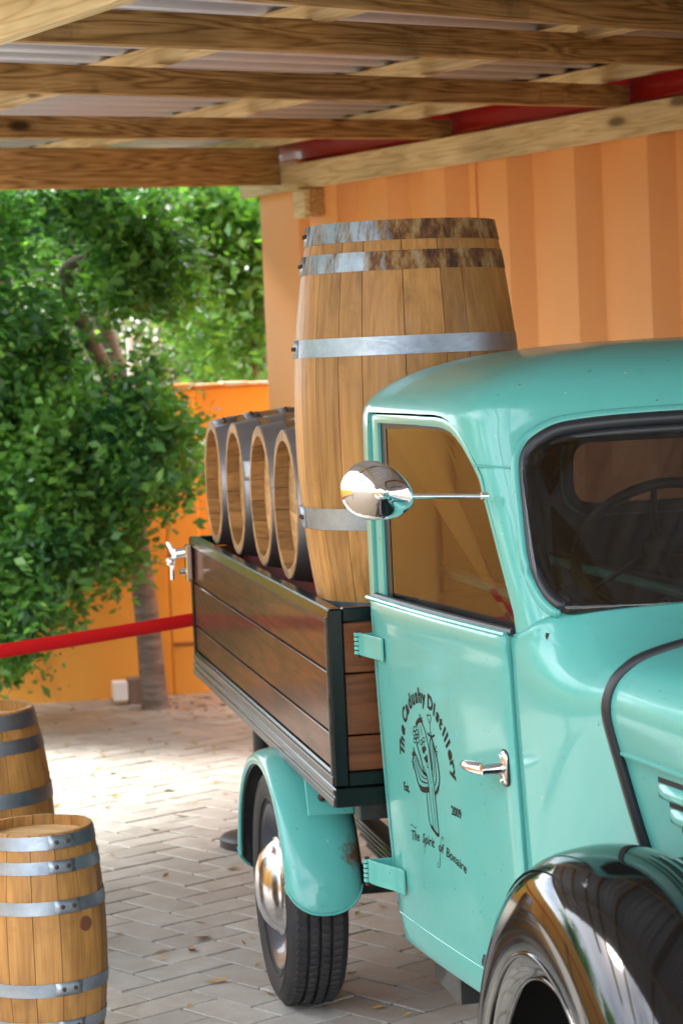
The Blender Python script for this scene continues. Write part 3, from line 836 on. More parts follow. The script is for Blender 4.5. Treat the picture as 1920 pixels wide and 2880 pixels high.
# windscreen seal + glass
ring = [(x, front_y(x, z), z) for x, z in ws]
def offset_ring(ring, d, dn):
    out = []; n = len(ring); c = Vector((XC, 0, 1.5))
    for i, p in enumerate(ring):
        a = Vector(ring[i - 1]); b = Vector(ring[(i + 1) % n]); t_ = (b - a).normalized(); nrm = Vector((0, -1, 0.35)).normalized()
        inward = nrm.cross(t_).normalized()
        if inward.dot(c - Vector((p[0], 0, p[2]))) < 0: inward = -inward
        out.append(Vector(p) + inward * d + nrm * dn)
    return out
MB().tube(offset_ring(ring, -.008, .001), .0115, 8, closed=True).build('windscreen_flange', M['mint'], truck, smooth=True, angle=80)
seal = MB().tube(offset_ring(ring, .010, .003), .0160, 10, closed=True, flat=1.0).build('windscreen_seal', M['rubber'], truck, smooth=True, angle=80)
MB().tube(offset_ring(ring, .032, -.003), .0125, 10, closed=True).build('inner_lip', M['rubber'], seal, smooth=True, angle=80)
# glass: grid clipped by boolean with the prism outline
g = []
for x in np.linspace(.2, 2 * XC - .2, 29):
    g.append([(x, -(1.175 - .50 * (z - 1.30)) + .018 - .10 * (1 - ((XC - x) / .58) ** 2 if abs(XC - x) < .58 else 0), z) for z in np.linspace(1.28, 1.74, 12)])
gl = MB(); gl.grid(g); gl = gl.build('windscreen', M['glass_w'], truck, smooth=True, angle=60); solidify(gl, .005, 0); apply_mods(gl)
cut = MB().poly_prism(ws, -1.6, -.75, 'y').build('cutter', None, truck); boolean(gl, cut, 'INTERSECT')
# rear window frame + glass
def ringy(pts, y): return [(x, y, z) for x, z in pts]
rw_in = rrect([(.608, 1.441), (1.052, 1.441), (1.052, 1.624), (.608, 1.624)], .07, 7)
MB().tube(ringy(rwn, -.075), .011, 8, closed=True).build('rear_window_lip', M['mint'], truck, smooth=True, angle=80)
MB().tube(ringy(rw_in, -.078), .016, 8, closed=True).build('rear_window_seal', M['rubber'], truck, smooth=True, angle=80)
MB().poly_prism(rw_in, -.071, -.067, 'y').build('rear_window', M['glass'], truck)

# ---- lower body behind and inside the door
low = []
for z in np.linspace(.44, 1.246, 14):
    r = [(XC, YR, z), (.5, YR, z), (.2, YR, z)]
    rx = float(xs(-.1, z))
    for a in (0, 30, 60, 90):
        aa = math.radians(a); r.append((rx + .045 - .045 * math.sin(aa), YR - .045 + .045 * math.cos(aa), z))
    ins = .020
    r.append((rx + .001, -.112, z)); r.append((float(xs(-.113, z)) + ins, -.113, z))
    for y in np.linspace(-.2, -1.05, 8): r.append((float(xs(y, z)) + ins, y, z))
    low.append(r)
mb = MB(); mb.grid([list(r) for r in low]); mb.grid([[(2 * XC - p[0], p[1], p[2]) for p in reversed(r)] for r in low])
lb = mb.build('lower_body', M['mint'], truck, smooth=True, angle=40, fixn=False, merge=.0003); lb.data.materials.append(M['cabin'])
bmn = bmesh.new(); bmn.from_mesh(lb.data); f = min(bmn.faces, key=lambda f: f.calc_center_median().x)
if f.normal.x > 0: bmesh.ops.reverse_faces(bmn, faces=bmn.faces)
bmn.to_mesh(lb.data); bmn.free(); solidify(lb, .012, -1); lb.modifiers['s'].material_offset = 1

# ---- cowl: loft from the door front / screen base to the bonnet seam
DF = -1.058
A_pts = [(float(xs(DF, z)), DF, z) for z in (.45, .56, .68, .80, .92, 1.04, 1.14, 1.21)]
W_pts = [(.46, -1.46, .48), (.425, -1.46, .60), (.390, -1.46, .72), (.360, -1.46, .82), (.328, -1.46, .93), (.302, -1.46, 1.03), (.284, -1.46, 1.10),
         (.276, -1.46, 1.14), (.278, -1.46, 1.172), (.292, -1.46, 1.203), (.316, -1.46, 1.226), (.350, -1.46, 1.245), (.42, -1.46, 1.264), (.54, -1.46, 1.285), (.68, -1.46, 1.299), (.83, -1.46, 1.303)]
TB = [(.45, -1, 0)] * 7 + [(.35, -1, 0), (.28, -1, 0), (.20, -1, 0), (.12, -1, .0), (.05, -1, .0), (0, -1, -.05), (0, -1, -.06), (0, -1, -.06), (0, -1, -.06)]
def cat_at(P, u):
    P = [np.array(p, float) for p in P]; m = len(P); i_ = int(min(max(math.floor(u), 0), m - 2)); t = u - i_
    p0 = P[i_ - 1] if i_ > 0 else 2 * P[0] - P[1]; p1, p2 = P[i_], P[i_ + 1]; p3 = P[i_ + 2] if i_ + 2 < m else 2 * P[-1] - P[-2]
    return .5 * ((2 * p1) + (-p0 + p2) * t + (2 * p0 - 5 * p1 + 4 * p2 - p3) * t * t + (-p0 + 3 * p1 - 3 * p2 + p3) * t**3)
ic = [i_ for i_, c in enumerate(COLS) if c[0] in 'fw']; i_s = ic[0] - 1
row0 = [np.array(rows[0][i_]) for i_ in [i_s] + ic]
row1 = [np.array(rows[1][i_]) for i_ in [i_s] + ic]
A_c, W_c, TA_c, TB_c = [], [], [], []
A_pts.append(tuple(row0[0]))
for k in range(32):
    u = 8 * k / 32.0; A_c.append(cat_at(A_pts, u)); W_c.append(cat_at(W_pts, u)); TB_c.append(cat_at(TB, u)); f_ = max(0, (u - 6) / 2.0) ** 1.5
    d_ = row0[0] - row1[0]; d_ /= np.linalg.norm(d_); v_ = np.array((.10, -1, 0)) * (1 - f_) + (d_ * .85 + np.array((.02, -.45, 0))) * f_; TA_c.append(v_)
nf = 9; nw = 14
for k in range(len(row0)):
    u = 8 + (3 * k / nf if k <= nf else 3 + 4 * (k - nf) / nw)
    A_c.append(row0[k]); W_c.append(cat_at(W_pts, u)); TB_c.append(cat_at(TB, u))
    d_ = row0[k] - row1[k]; d_ /= np.linalg.norm(d_); f_ = min(1, max(0, (k - 4) / 8.0)); fw = np.array((0, -.94, -.2)); TA_c.append((d_ * .85 + np.array((.02, -.45, 0))) * (1 - f_) + fw * f_)
def loft(A, Wc, TA_, TB_, n=18, sc=1.0):
    rows = []
    for k in range(n + 1):
        t = k / n; h00 = 2 * t**3 - 3 * t * t + 1; h10 = t**3 - 2 * t * t + t; h01 = -2 * t**3 + 3 * t * t; h11 = t**3 - t * t
        row = []
        for a, w, ta, tb in zip(A, Wc, TA_, TB_):
            L = np.linalg.norm(w - a) * sc
            row.append(tuple(h00 * a + h10 * ta * L + h01 * w + h11 * tb * L))
        rows.append(row)
    return rows
cw = loft(A_c, W_c, TA_c, TB_c)
Cw = np.array(cw, float)
for _ in range(40):
    B = Cw.copy(); B[1:-1, 1:-1] += .22 * (Cw[:-2, 1:-1] + Cw[2:, 1:-1] + Cw[1:-1, :-2] + Cw[1:-1, 2:] - 4 * Cw[1:-1, 1:-1]) ; B[1:-1, -1] += .22 * (Cw[:-2, -1] + Cw[2:, -1] - 2 * Cw[1:-1, -1]); Cw = B
cw = [[tuple(p) for p in r] for r in Cw]
fullc = [list(r) + [(2 * XC - p[0], p[1], p[2]) for p in reversed(r[:-1])] for r in cw]
mb = MB(); mb.grid(fullc); cowl = mb.build('cowl', M['mint'], truck, smooth=True, angle=60); 
cowl.data.materials.append(M['cabin'])
bmn = bmesh.new(); bmn.from_mesh(cowl.data); f = min(bmn.faces, key=lambda f: f.calc_center_median().x)
if f.normal.x > 0: bmesh.ops.reverse_faces(bmn, faces=bmn.faces)
bmn.to_mesh(cowl.data); bmn.free(); solidify(cowl, .012, -1); cowl.modifiers['s'].material_offset = 1
# bonnet welt
wfull = [Vector(p) for p in W_c] + [Vector((2 * XC - p[0], p[1], p[2])) for p in reversed(W_c[:-1])]
MB().tube([p + Vector((-.002, -.006, .0)) for p in wfull[9:-9]], .0125, 10).build('bonnet_welt', M['rubber'], truck, smooth=True, angle=80)
# ---- bonnet
bo = []
for k in range(22):
    t = k / 21.0; y = -1.466 - 1.30 * t; kx = 1 - .30 * t - .06 * t * t; row = []
    drop = .10 * max(0, t - .55) ** 2 * 5
    for p in W_c:
        x = XC - (XC - p[0]) * kx; z = p[2] - (drop + .05 * t) * max(0, (p[2] - .9) / .4)
        row.append((x + .006 * (1 if p[2] < 1.062 else 0), y, z))
    bo.append(row)
fullb = [list(r) + [(2 * XC - p[0], p[1], p[2]) for p in reversed(r[:-1])] for r in bo]
MB().grid(fullb)
mb = MB(); mb.grid(fullb); bonnet = mb.build('bonnet', M['mint'], truck, smooth=True, angle=32)
bvh_b = BVHTree.FromPolygons([tuple(p) for r in fullb for p in r], [(i * len(fullb[0]) + j, (i + 1) * len(fullb[0]) + j, (i + 1) * len(fullb[0]) + j + 1, i * len(fullb[0]) + j + 1) for i in range(len(fullb) - 1) for j in range(len(fullb[0]) - 1)])
def bon_x(y, z):
    h = bvh_b.ray_cast(Vector((-1, y, z)), Vector((1, 0, 0)))
    return h[0].x if h[0] is not None else .3
# louvres, the slots above them and the bonnet's folded lower edge
for (z, y0) in ((1.018, -1.600), (.973, -1.622), (.928, -1.648), (.883, -1.675)):
    for side in (0, 1):
        rowsL = []; rs = []
        for y in np.linspace(y0, y0 - .62, 14):
            x0 = bon_x(y, z); e = min(1, (y0 - y) / .02 + .0, (y - (y0 - .62)) / .02 + .0) ; e = max(0.0, e)
            pr = [(x0 - .0005, z + .012), (x0 - .004 * e, z + .009), (x0 - .011 * e, z + .000), (x0 - .014 * e, z - .009), (x0 - .010 * e, z - .015), (x0 - .0005, z - .017)]
            rowsL.append([((2 * XC - a) if side else a, y, b) for a, b in pr])
        mb = MB(); mb.grid(rowsL); mb.build('louvre', M['mint'], bonnet, smooth=True, angle=60)
        mb = MB()
        ys = np.linspace(y0 - .012, y0 - .60, 10)
        mb.grid([[((2 * XC - (bon_x(y, z + .019) - .0012)) if side else bon_x(y, z + .019) - .0012, y, zz2) for zz2 in (z + .013, z + .025)] for y in ys])
        mb.build('louvre_slot', M['black'], bonnet)
for side in (0, 1):
    mb = MB(); pts = []
    for y in np.linspace(-1.48, -2.70, 14):
        x0 = bon_x(y, 1.066 - .0 ); pts.append(((2 * XC - x0) if side else x0, y, 1.066 + .012 * (y + 1.48)))
    mb.tube([(p[0] - (.000 if not side else 0), p[1], p[2]) for p in pts], .0045, 6); mb.build('bonnet_edge', M['mint'], bonnet, smooth=True)
# ---- grille nose
yN = -1.466 - 1.30
mb = MB(); nose = [(p[0], p[2]) for p in fullb[-1]]
mb.poly_prism(nose, yN, yN - .02, 'y'); mb.build('grille_surround', M['mint'], truck)
for k in range(9):
    xg = XC - .24 + .06 * k
    MB().box((xg, yN - .03, .86), (.012, .02, .52), .004).build('grille_bar', M['chrome'], truck)
# ---- interior
MB().box((XC, -.30, 1.00), (1.34, .14, .55), .04, seg=3).build('seat_back', M['lining'], truck, smooth=True)
MB().box((XC, -.50, .82), (1.34, .46, .18), .04, seg=3).build('seat_cushion', M['lining'], truck, smooth=True)
MB().box((XC, -1.09, 1.18), (1.20, .18, .20), .03, seg=2).build('dashboard', M['cabin'], truck, smooth=True)
MB().box((XC, -.6, .50), (1.30, 1.0, .03)).build('cab_floor', M['cabin'], truck)
st = MB(); cst = Vector((.60, -.80, 1.40)); nt = Vector((0, .80, .60)).normalized(); ux = Vector((1, 0, 0)); uy = nt.cross(ux)
st.tube([cst + (ux * math.cos(2 * PI * k / 40) + uy * math.sin(2 * PI * k / 40)) * .185 for k in range(40)], .0125, 8, closed=True)
for a in (0, 2.1, 4.2): st.tube([cst, cst + (ux * math.cos(a + .3) + uy * math.sin(a + .3)) * .18 - nt * 0], .007, 6)
st.cyl(cst, cst - nt * .45, .016, 10); st.sphere(cst, .035)
st.build('steering_wheel', M['rubber'], truck, smooth=True)

# ---- doors
def door(side):
    mx = (lambda x: x) if side == 0 else (lambda x: 2 * XC - x)
    d = empty('door', (0, 0, 0)); d.parent = truck
    ys0, ys1 = -.142, -1.050
    # lower skin
    rows = []
    NY, NZ = 30, 30
    for j in range(NZ + 1):
        v = j / NZ
        row = []
        for i in range(NY + 1):
            u = i / NY; y = ys0 + (ys1 - ys0) * u
            zt = 1.256; zbm = .408
            z = zbm + (zt - zbm) * v
            off = .010
            # belt bead and lower hem
            if z > 1.195: off += .006 * math.sin(min(1, (z - 1.195) / .03) * PI / 2)
            if z < .475: off += .004
            e = min(u, 1 - u) * NY
            if e < .5 or v > 1 - .4 / NZ: off -= .004
            row.append((mx(float(xs(y, z)) - off), y, z))
        rows.append(row)
    # extra rows near the belt for a crisp roll
    mb = MB(); mb.grid(rows); o = mb.build('door_skin', M['mint'], d, smooth=True, angle=45)
    bmn = bmesh.new(); bmn.from_mesh(o.data)
    s = sum(f.normal.x for f in bmn.faces)
    if (s > 0) != (side == 1): bmesh.ops.reverse_faces(bmn, faces=bmn.faces)
    bmn.to_mesh(o.data); bmn.free()
    solidify(o, .026, -1)
    bv = o.modifiers.new('bev', 'BEVEL'); bv.width = .003; bv.segments = 2; bv.limit_method = 'ANGLE'; bv.angle_limit = math.radians(50)
    # hem seam line
    MB().tube([(mx(float(xs(y, .478)) - .0112), y, .478) for y in np.linspace(ys0 - .004, ys1 + .004, 16)], .0018, 6).build('hem_seam', M['mint'], d, smooth=True)
    # belt ledge + window rubber
    MB().tube([(mx(float(xs(y, 1.25)) + .004), y, 1.262) for y in np.linspace(-.135, -1.062, 16)], .009, 8).build('window_sweep', M['rubber'], d, smooth=True)
    MB().tube([(mx(float(xs(y, 1.25)) - .008), y, 1.2565) for y in np.linspace(-.105, -1.048, 16)], .0065, 8).build('belt_bead', M['mint'], d, smooth=True)
    MB().grid([[(0,0,0),(0,0,1)],[(0,1,0),(0,1,1)]])
    tr_ = MB(); tr_.grid([[(mx(float(xs(y, min(z, 1.25))) + .034 + (.0 if z < 1.26 else -.03)), y, z) for z in (.46, 1.0, 1.258, 1.264)] for y in np.linspace(-.12, -1.07, 9)]); tr_.build('inner_trim', M['cabin'], d)
    # window frame
    fr_o = win_outline(.006); fr_o = [fr_o[0], fr_o[1]] + [tuple(p) for p in catmull(fr_o[2:8], 5)] + [fr_o[8]]
    fr_i = win_outline(.026); fr_i[0] = (-.195, 1.245); fr_i[1] = (-.195, 1.686); fr_i = [fr_i[0], fr_i[1]] + [tuple(p) for p in catmull(fr_i[2:8], 5)] + [fr_i[8]]
    mb = MB(); rr = []
    mids = [((a[0] * .5 + b[0] * .5), (a[1] * .5 + b[1] * .5)) for a, b in zip(fr_o, fr_i)]
    for pl_, off in ((fr_o, .020), (fr_o, .008), (mids, .006), (fr_i, .010), (fr_i, .026)):
        rr.append([(mx(float(xs(p[0], min(p[1], 1.70))) + off), p[0], p[1]) for p in pl_])
    mb.grid(rr); fo = mb.build('window_frame', M['mint'], d, smooth=True, angle=50)
    # dark run channel and glass
    ch_i = win_outline(.034); ch_i[0] = (-.232, 1.245); ch_i[1] = (-.232, 1.672)
    ch_i = [ch_i[0], ch_i[1]] + [tuple(p) for p in catmull(ch_i[2:8], 5)] + [ch_i[8]]
    mb = MB(); mb.grid([[(mx(float(xs(p[0], min(p[1], 1.70))) + off), p[0], p[1]) for p in pl_] for pl_, off in ((fr_i, .017), (ch_i, .020))])
    mb.build('glass_run', M['rubber'], fo)
    gr = []
    Pz = [p for p in ch_i]
    mb = MB()
    vs_o = [mb.bm.verts.new((mx(float(xs(p[0], min(p[1], 1.7))) + .0215), p[0], p[1])) for p in Pz]
    mb.bm.faces.new(vs_o); mb.build('window_glass', M['glass'], d)
    return d
doorR = door(0); doorL = door(1)
# hinges of the passenger side door
def hinge(z, hgt, out, yb, ln, par):
    h = MB(); x_d = float(xs(yb - .06, z))
    # curved strap from the door surface out to the pivot
    pts = []
    for t_ in np.linspace(0, 1, 9):
        y = (yb - .105) + t_ * (.105 + ln); x = (float(xs(-.2, z)) - .013) - (out) * (3 * t_**2 - 2 * t_**3) if True else 0
        pts.append((x, y))
    A = [[(x, y, zz2) for zz2 in (z - hgt / 2, z - hgt / 2 + .004, z + hgt / 2 - .004, z + hgt / 2)] for x, y in pts]
    h.grid(A); o = h.build('hinge', M['mint'], par, smooth=True, angle=40); solidify(o, .006, 0)
    bv = o.modifiers.new('bev', 'BEVEL'); bv.width = .0015; bv.segments = 2; bv.limit_method = 'ANGLE'
    p = pts[-1]; n = 5
    for k in range(n):
        z0_ = z - hgt / 2 + hgt * k / n
        MB().cyl((p[0] - .003, p[1] - .002, z0_ + .0016), (p[0] - .003, p[1] - .002, z0_ + hgt / n - .0016), .0098, 14).build('knuckle', M['mint'], o, smooth=True)
    MB().cyl((p[0] - .003, p[1] - .002, z - hgt / 2 - .008), (p[0] - .003, p[1] - .002, z + hgt / 2 + .003), .0060, 10).build('pin', M['rivet'], o, smooth=True)
    MB().box((p[0] + .035, p[1] + .012, z), (.07, .006, hgt * .8), .002).build('leaf_plate', M['mint'], o)
hinge(1.140, .056, .024, -.14, .07, doorR); hinge(.572, .060, .052, -.15, .08, doorR)

# ---- door lettering (flat print lying on the door skin)
t = NT('dark_print'); t.P(Base_Color=(.008, .005, .004, 1), Roughness=.6); t.b.inputs['Specular IOR Level'].default_value = .2; M['print'] = t.m
def on_door(a, z, lift=.0008): return (float(xs(-a, z)) - .010 - lift, -a, z)
LOGO = [(14,0,[(0.4428,0.9419),(0.4559,0.9246),(0.4703,0.9027),(0.4794,0.8802)]),
 (10,0,[(0.4879,0.8368),(0.4940,0.7595),(0.5452,0.7448)]),
 (13,0,[(0.4949,0.9987),(0.5149,0.9808),(0.5325,0.9359),(0.5397,0.8880),(0.5484,0.8467),(0.5526,0.7461)]),
 (30,0,[(0.4504,0.9847),(0.4614,0.9942),(0.4782,1.0012),(0.4933,1.0025),(0.4995,0.9978)]),
 (5,0,[(0.4640,0.9849),(0.4700,0.9594)]),
 (5,0,[(0.4804,0.9904),(0.4929,0.9674)]),
 (5,0,[(0.5094,0.8403),(0.5157,0.7554)]),
 (5,0,[(0.5310,0.8534),(0.5339,0.7555)]),
 (5,0,[(0.5190,0.8919),(0.5276,0.8592)]),
 (5,0,[(0.4832,0.8951),(0.4947,0.8826)]),
 (24,0,[(0.5005,0.7567),(0.5399,0.7431),(0.5529,0.7470)]),
 (6,0,[(0.4822,1.0034),(0.4770,1.0162)]),
 (6,0,[(0.4822,1.0034),(0.4918,1.0181)]),
 (6,0,[(0.4822,1.0034),(0.5029,1.0112)]),
 (9,1,[(0.4883,0.9150),(0.5019,0.9203),(0.5160,0.9279),(0.5184,0.9084),(0.5030,0.9053)]),
 (5,0,[(0.5053,0.9049),(0.5081,0.8966),(0.5175,0.8953),(0.5192,0.9022),(0.5163,0.9097)]),
 (14,1,[(0.4789,0.9360),(0.4951,0.9415),(0.5098,0.9452),(0.5125,0.9369),(0.5023,0.9314),(0.4914,0.9235),(0.4825,0.9269)]),
 (15,0,[(0.4133,0.9078),(0.4031,0.8950),(0.4126,0.8762),(0.4300,0.8451),(0.4432,0.8376)]),
 (38,0,[(0.4410,0.8388),(0.4554,0.8360),(0.4784,0.8381),(0.5092,0.8435)]),
 (13,0,[(0.4229,0.9149),(0.4355,0.9087),(0.4525,0.8920),(0.4672,0.8815),(0.4813,0.8781),(0.4984,0.8776),(0.5075,0.8559),(0.5088,0.8418)]),
 (30,0,[(0.4049,0.9058),(0.4148,0.9137),(0.4271,0.9155)]),
 (24,0,[(0.4738,0.8777),(0.4886,0.8776),(0.4975,0.8742)]),
 (6,0,[(0.4233,0.9069),(0.4415,0.8887),(0.4612,0.8677),(0.4977,0.8655)]),
 (9,0,[(0.4162,0.8994),(0.4331,0.8762),(0.4531,0.8560),(0.5003,0.8564)]),
 (5,0,[(0.4126,0.9150),(0.4142,0.9305)]),
 (5,0,[(0.4122,0.9133),(0.4226,0.9294)]),
 (5,0,[(0.4043,0.9073),(0.3962,0.9158)]),
 (5,0,[(0.4020,0.8908),(0.3887,0.8917)]),
 (5,0,[(0.4015,0.8891),(0.3951,0.8727)]),
 (11,0,[(0.5561,0.9732),(0.5414,0.9561),(0.5412,0.9324),(0.5450,0.9093),(0.5434,0.8933)]),
 (16,0,[(0.5561,0.9732),(0.5703,0.9540),(0.5857,0.9218),(0.5916,0.8929),(0.5865,0.8717),(0.5737,0.8540)]),
 (24,0,[(0.5792,0.8611),(0.5680,0.8499),(0.5517,0.8409)]),
 (6,0,[(0.5551,0.9597),(0.5560,0.9346),(0.5587,0.9035),(0.5496,0.8800)]),
 (10,0,[(0.5645,0.9595),(0.5695,0.9130),(0.5688,0.8815),(0.5556,0.8605)]),
 (5,0,[(0.5370,1.0217),(0.5662,1.0225),(0.5520,1.0049),(0.5370,1.0217)]),
 (5,0,[(0.5535,1.0051),(0.5526,0.9837)]),
 (5,0,[(0.5422,0.9744),(0.5526,0.9837),(0.5604,0.9769)]),
 (13,0,[(0.5299,0.9790),(0.5401,0.9757),(0.5612,0.9747),(0.5815,0.9807)]),
 (16,0,[(0.5571,0.9773),(0.5551,0.9691)]),
 (5,0,[(0.5748,0.9437),(0.5888,0.9575)]),
 (5,0,[(0.5748,0.9437),(0.5947,0.9435)]),
 (5,0,[(0.5748,0.9437),(0.5897,0.9346)]),
 (5,0,[(0.4497,0.9766),(0.4453,0.9715),(0.4370,0.9686),(0.4297,0.9694),(0.4277,0.9735),(0.4322,0.9786),(0.4404,0.9815),(0.4477,0.9807),(0.4497,0.9766)]),
 (5,0,[(0.4411,0.9661),(0.4370,0.9614),(0.4293,0.9586),(0.4226,0.9594),(0.4207,0.9632),(0.4248,0.9679),(0.4325,0.9707),(0.4392,0.9699),(0.4411,0.9661)]),
 (5,0,[(0.4626,0.9712),(0.4586,0.9665),(0.4510,0.9638),(0.4444,0.9645),(0.4425,0.9684),(0.4466,0.9730),(0.4541,0.9757),(0.4608,0.9750),(0.4626,0.9712)]),
 (5,0,[(0.4502,0.9582),(0.4461,0.9536),(0.4385,0.9508),(0.4318,0.9515),(0.4299,0.9553),(0.4340,0.9600),(0.4416,0.9628),(0.4484,0.9620),(0.4502,0.9582)]),
 (5,0,[(0.4638,0.9617),(0.4608,0.9583),(0.4551,0.9562),(0.4501,0.9568),(0.4487,0.9596),(0.4518,0.9631),(0.4574,0.9652),(0.4624,0.9646),(0.4638,0.9617)]),
 (5,0,[(0.4425,0.9491),(0.4381,0.9441),(0.4298,0.9410),(0.4225,0.9418),(0.4204,0.9460),(0.4249,0.9510),(0.4332,0.9541),(0.4405,0.9533),(0.4425,0.9491)]),
 (5,0,[(0.4624,0.9520),(0.4581,0.9469),(0.4499,0.9439),(0.4426,0.9447),(0.4406,0.9488),(0.4451,0.9539),(0.4533,0.9569),(0.4605,0.9561),(0.4624,0.9520)]),
 (5,0,[(0.4898,0.9511),(0.4858,0.9465),(0.4784,0.9437),(0.4718,0.9444),(0.4700,0.9482),(0.4740,0.9529),(0.4815,0.9556),(0.4880,0.9549),(0.4898,0.9511)]),
 (5,0,[(0.5085,0.9601),(0.5049,0.9559),(0.4981,0.9534),(0.4922,0.9541),(0.4905,0.9576),(0.4942,0.9618),(0.5009,0.9643),(0.5068,0.9636),(0.5085,0.9601)]),
 (5,0,[(0.5019,0.9473),(0.4976,0.9423),(0.4896,0.9393),(0.4826,0.9401),(0.4806,0.9442),(0.4849,0.9492),(0.4929,0.9522),(0.4999,0.9514),(0.5019,0.9473)])]

def ribbon(mb, pts, w):
    pts = [np.array(p) for p in catmull(pts, 5)] if len(pts) > 2 else [np.array(p, float) for p in pts]
    rows = []
    for i, p in enumerate(pts):
        d = pts[min(i + 1, len(pts) - 1)] - pts[max(i - 1, 0)]; d = d / (np.linalg.norm(d) + 1e-9); n = np.array([-d[1], d[0]]) * w / 2
        rows.append([on_door(*(p + n)), on_door(*(p - n))])
    mb.grid(rows)
emb = empty('emblem', (0, 0, 0)); emb.parent = doorR
mb = MB()
for w, f, p in LOGO:
    if f: mb.bm.faces.new([mb.bm.verts.new(on_door(*q)) for q in p])
    else: ribbon(mb, p, w * .00034 + .0008)
mb.build('cactus_drawing', M['print'], emb, fixn=False)
def text_pts(ch, bold=0.0, shear=0.0):
    cu = bpy.data.curves.new('t', 'FONT'); cu.body = ch; cu.size = 1.0; cu.align_x = 'CENTER'; cu.offset = bold; cu.shear = shear; cu.resolution_u = 4
    o = bpy.data.objects.new('t', cu); COL.objects.link(o); dg = bpy.context.evaluated_depsgraph_get(); dg.update()
    me = bpy.data.meshes.new_from_object(o.evaluated_get(dg)); v = [tuple(x.co[:2]) for x in me.vertices]; f = [tuple(p.vertices) for p in me.polygons]
    bpy.data.objects.remove(o); bpy.data.curves.remove(cu); bpy.data.meshes.remove(me); return v, f
def put_text(mb, ch, fn, bold, shear=0.0):
    v, f = text_pts(ch, bold, shear); vs = [mb.bm.verts.new(on_door(*fn(x, y))) for x, y in v]
    for q in f:
        try: mb.bm.faces.new([vs[i] for i in q])
        except ValueError: pass
ARC = [('T', .3234, .9102), ('h', .3263, .9338), ('e', .3405, .9622), ('C', .3657, .9990), ('a', .3908, 1.0172), ('d', .4155, 1.0352), ('u', .4431, 1.0467), ('s', .4692, 1.0530), ('h', .4951, 1.0600), ('y', .5206, 1.0560),
       ('D', .5643, 1.0476), ('i', .5878, 1.0330), ('s', .6070, 1.0206), ('t', .6245, 1.0074), ('i', .6441, .9946), ('l', .6573, .9850), ('l', .6699, .9740), ('e', .6800, .9513), ('r', .6881, .9302), ('y', .6955, .9067)]
mb = MB(); CA, CZ, CR = .508, .872, .174
for ch_, a_, z_ in ARC:
    th_ = math.atan2(a_ - CA, z_ - CZ); sz = .047
    def fn(x, y, th_=th_, sz=sz):
        r_ = CR + y * sz; k = th_ + x * sz * 1.02 / (CR + .01); return (CA + r_ * math.sin(k), CZ + r_ * math.cos(k))
    put_text(mb, ch_, fn, .045)
mb.build('arched_lettering', M['print'], emb, fixn=False)
for pt_ in (('Est.', .333), ('2009', .687)):
    mb = MB(); put_text(mb, pt_[0], lambda x, y, c_=pt_[1]: (c_ + x * .032, .811 + y * .029), .03); mb.build('year_lettering', M['print'], emb, fixn=False)
mb = MB()
if False: put_text(mb, 'Est.', lambda x, y: (.333 + x * .032, .811 + y * .029), .03)
if False: put_text(mb, '2009', lambda x, y: (.687 + x * .032, .811 + y * .029), .03)
for wd, a_, sz in (('The', .365, 1.0), ('Spirit', .465, 1.0), ('of', .553, 1.0), ('Bonaire', .652, 1.0)):
    base = lambda a: .7065 - .45 * (a - .50) ** 2
    def fn(x, y, a_=a_):
        a2 = a_ + x * .041; return (a2, base(a2) + y * .034)
    mb = MB(); put_text(mb, wd, fn, .012, .35); mb.build('script_lettering', M['print'], emb, fixn=False)
for fp, fw in (([(.528, .676), (.520, .669), (.526, .664), (.537, .672), (.553, .710), (.566, .738), (.578, .744), (.585, .736)], .0020), ([(.432, .712), (.433, .690), (.428, .677)], .0022), ([(.337, .727), (.345, .733), (.372, .729), (.383, .735)], .0022)):
    mb = MB(); ribbon(mb, fp, fw); mb.build('flourish', M['print'], emb, fixn=False)

# door handle
hy, hz = -1.006, .970
hx = float(xs(hy, hz)) - .010
nv = Vector((-1, -.11, 0)).normalized(); tv = Vector((.11, -1, 0)).normalized()
hd = empty('handle', (0, 0, 0)); hd.parent = doorR
c0 = Vector((hx, hy, hz))
pp = rrect([(-.017, -.036), (.017, -.036), (.017, .036), (-.017, .036)], .017, 5)
rowsH = []
for o_, s in ((0, 1.0), (.004, 1.0), (.008, .86), (.010, .6), (.0105, .1)):
    rowsH.append([tuple(c0 + nv * o_ + tv * a * s + Vector((0, 0, b * s))) for a, b in pp])
mb = MB(); mb.grid(rowsH, cv=True); mb.build('escutcheon', M['dull_chrome'], hd, smooth=True, angle=50)
mb = MB()
rp = rrect([(-.020, -.040), (.020, -.040), (.020, .040), (-.020, .040)], .019, 5)
mb.grid([[tuple(c0 + nv * o_ + tv * a * s + Vector((0, 0, b * s))) for a, b in rp] for o_, s in ((-.001, 1), (.0025, 1), (.003, .8))], cv=True)
mb.build('gasket', M['rubber'], hd)
for zz2 in (-.026, .026): MB().sphere(c0 + nv * .0095 + Vector((0, 0, zz2)), .0055, u=10, v=6).build('screw', M['dull_chrome'], hd, smooth=True)
mb = MB(); mb.tube([c0 + nv * a for a in (.006, .012, .015, .050, .056, .058)], [.016, .0145, .0128, .0128, .012, .004], 18)
mb.build('shaft', M['dull_chrome'], hd, smooth=True, angle=50)
lv = MB(); cL = c0 + nv * .044
pathL = [cL + tv * .004, cL - tv * .012 + nv * .004, cL - tv * .045 + nv * .013, cL - tv * .080 + nv * .016, cL - tv * .100 + nv * .015, cL - tv * .106 + nv * .014]
lv.tube(pathL, [.013, .0150, .0145, .0120, .0085, .003], 16, flat=.75)
lv.build('lever', M['dull_chrome'], hd, smooth=True, angle=60)

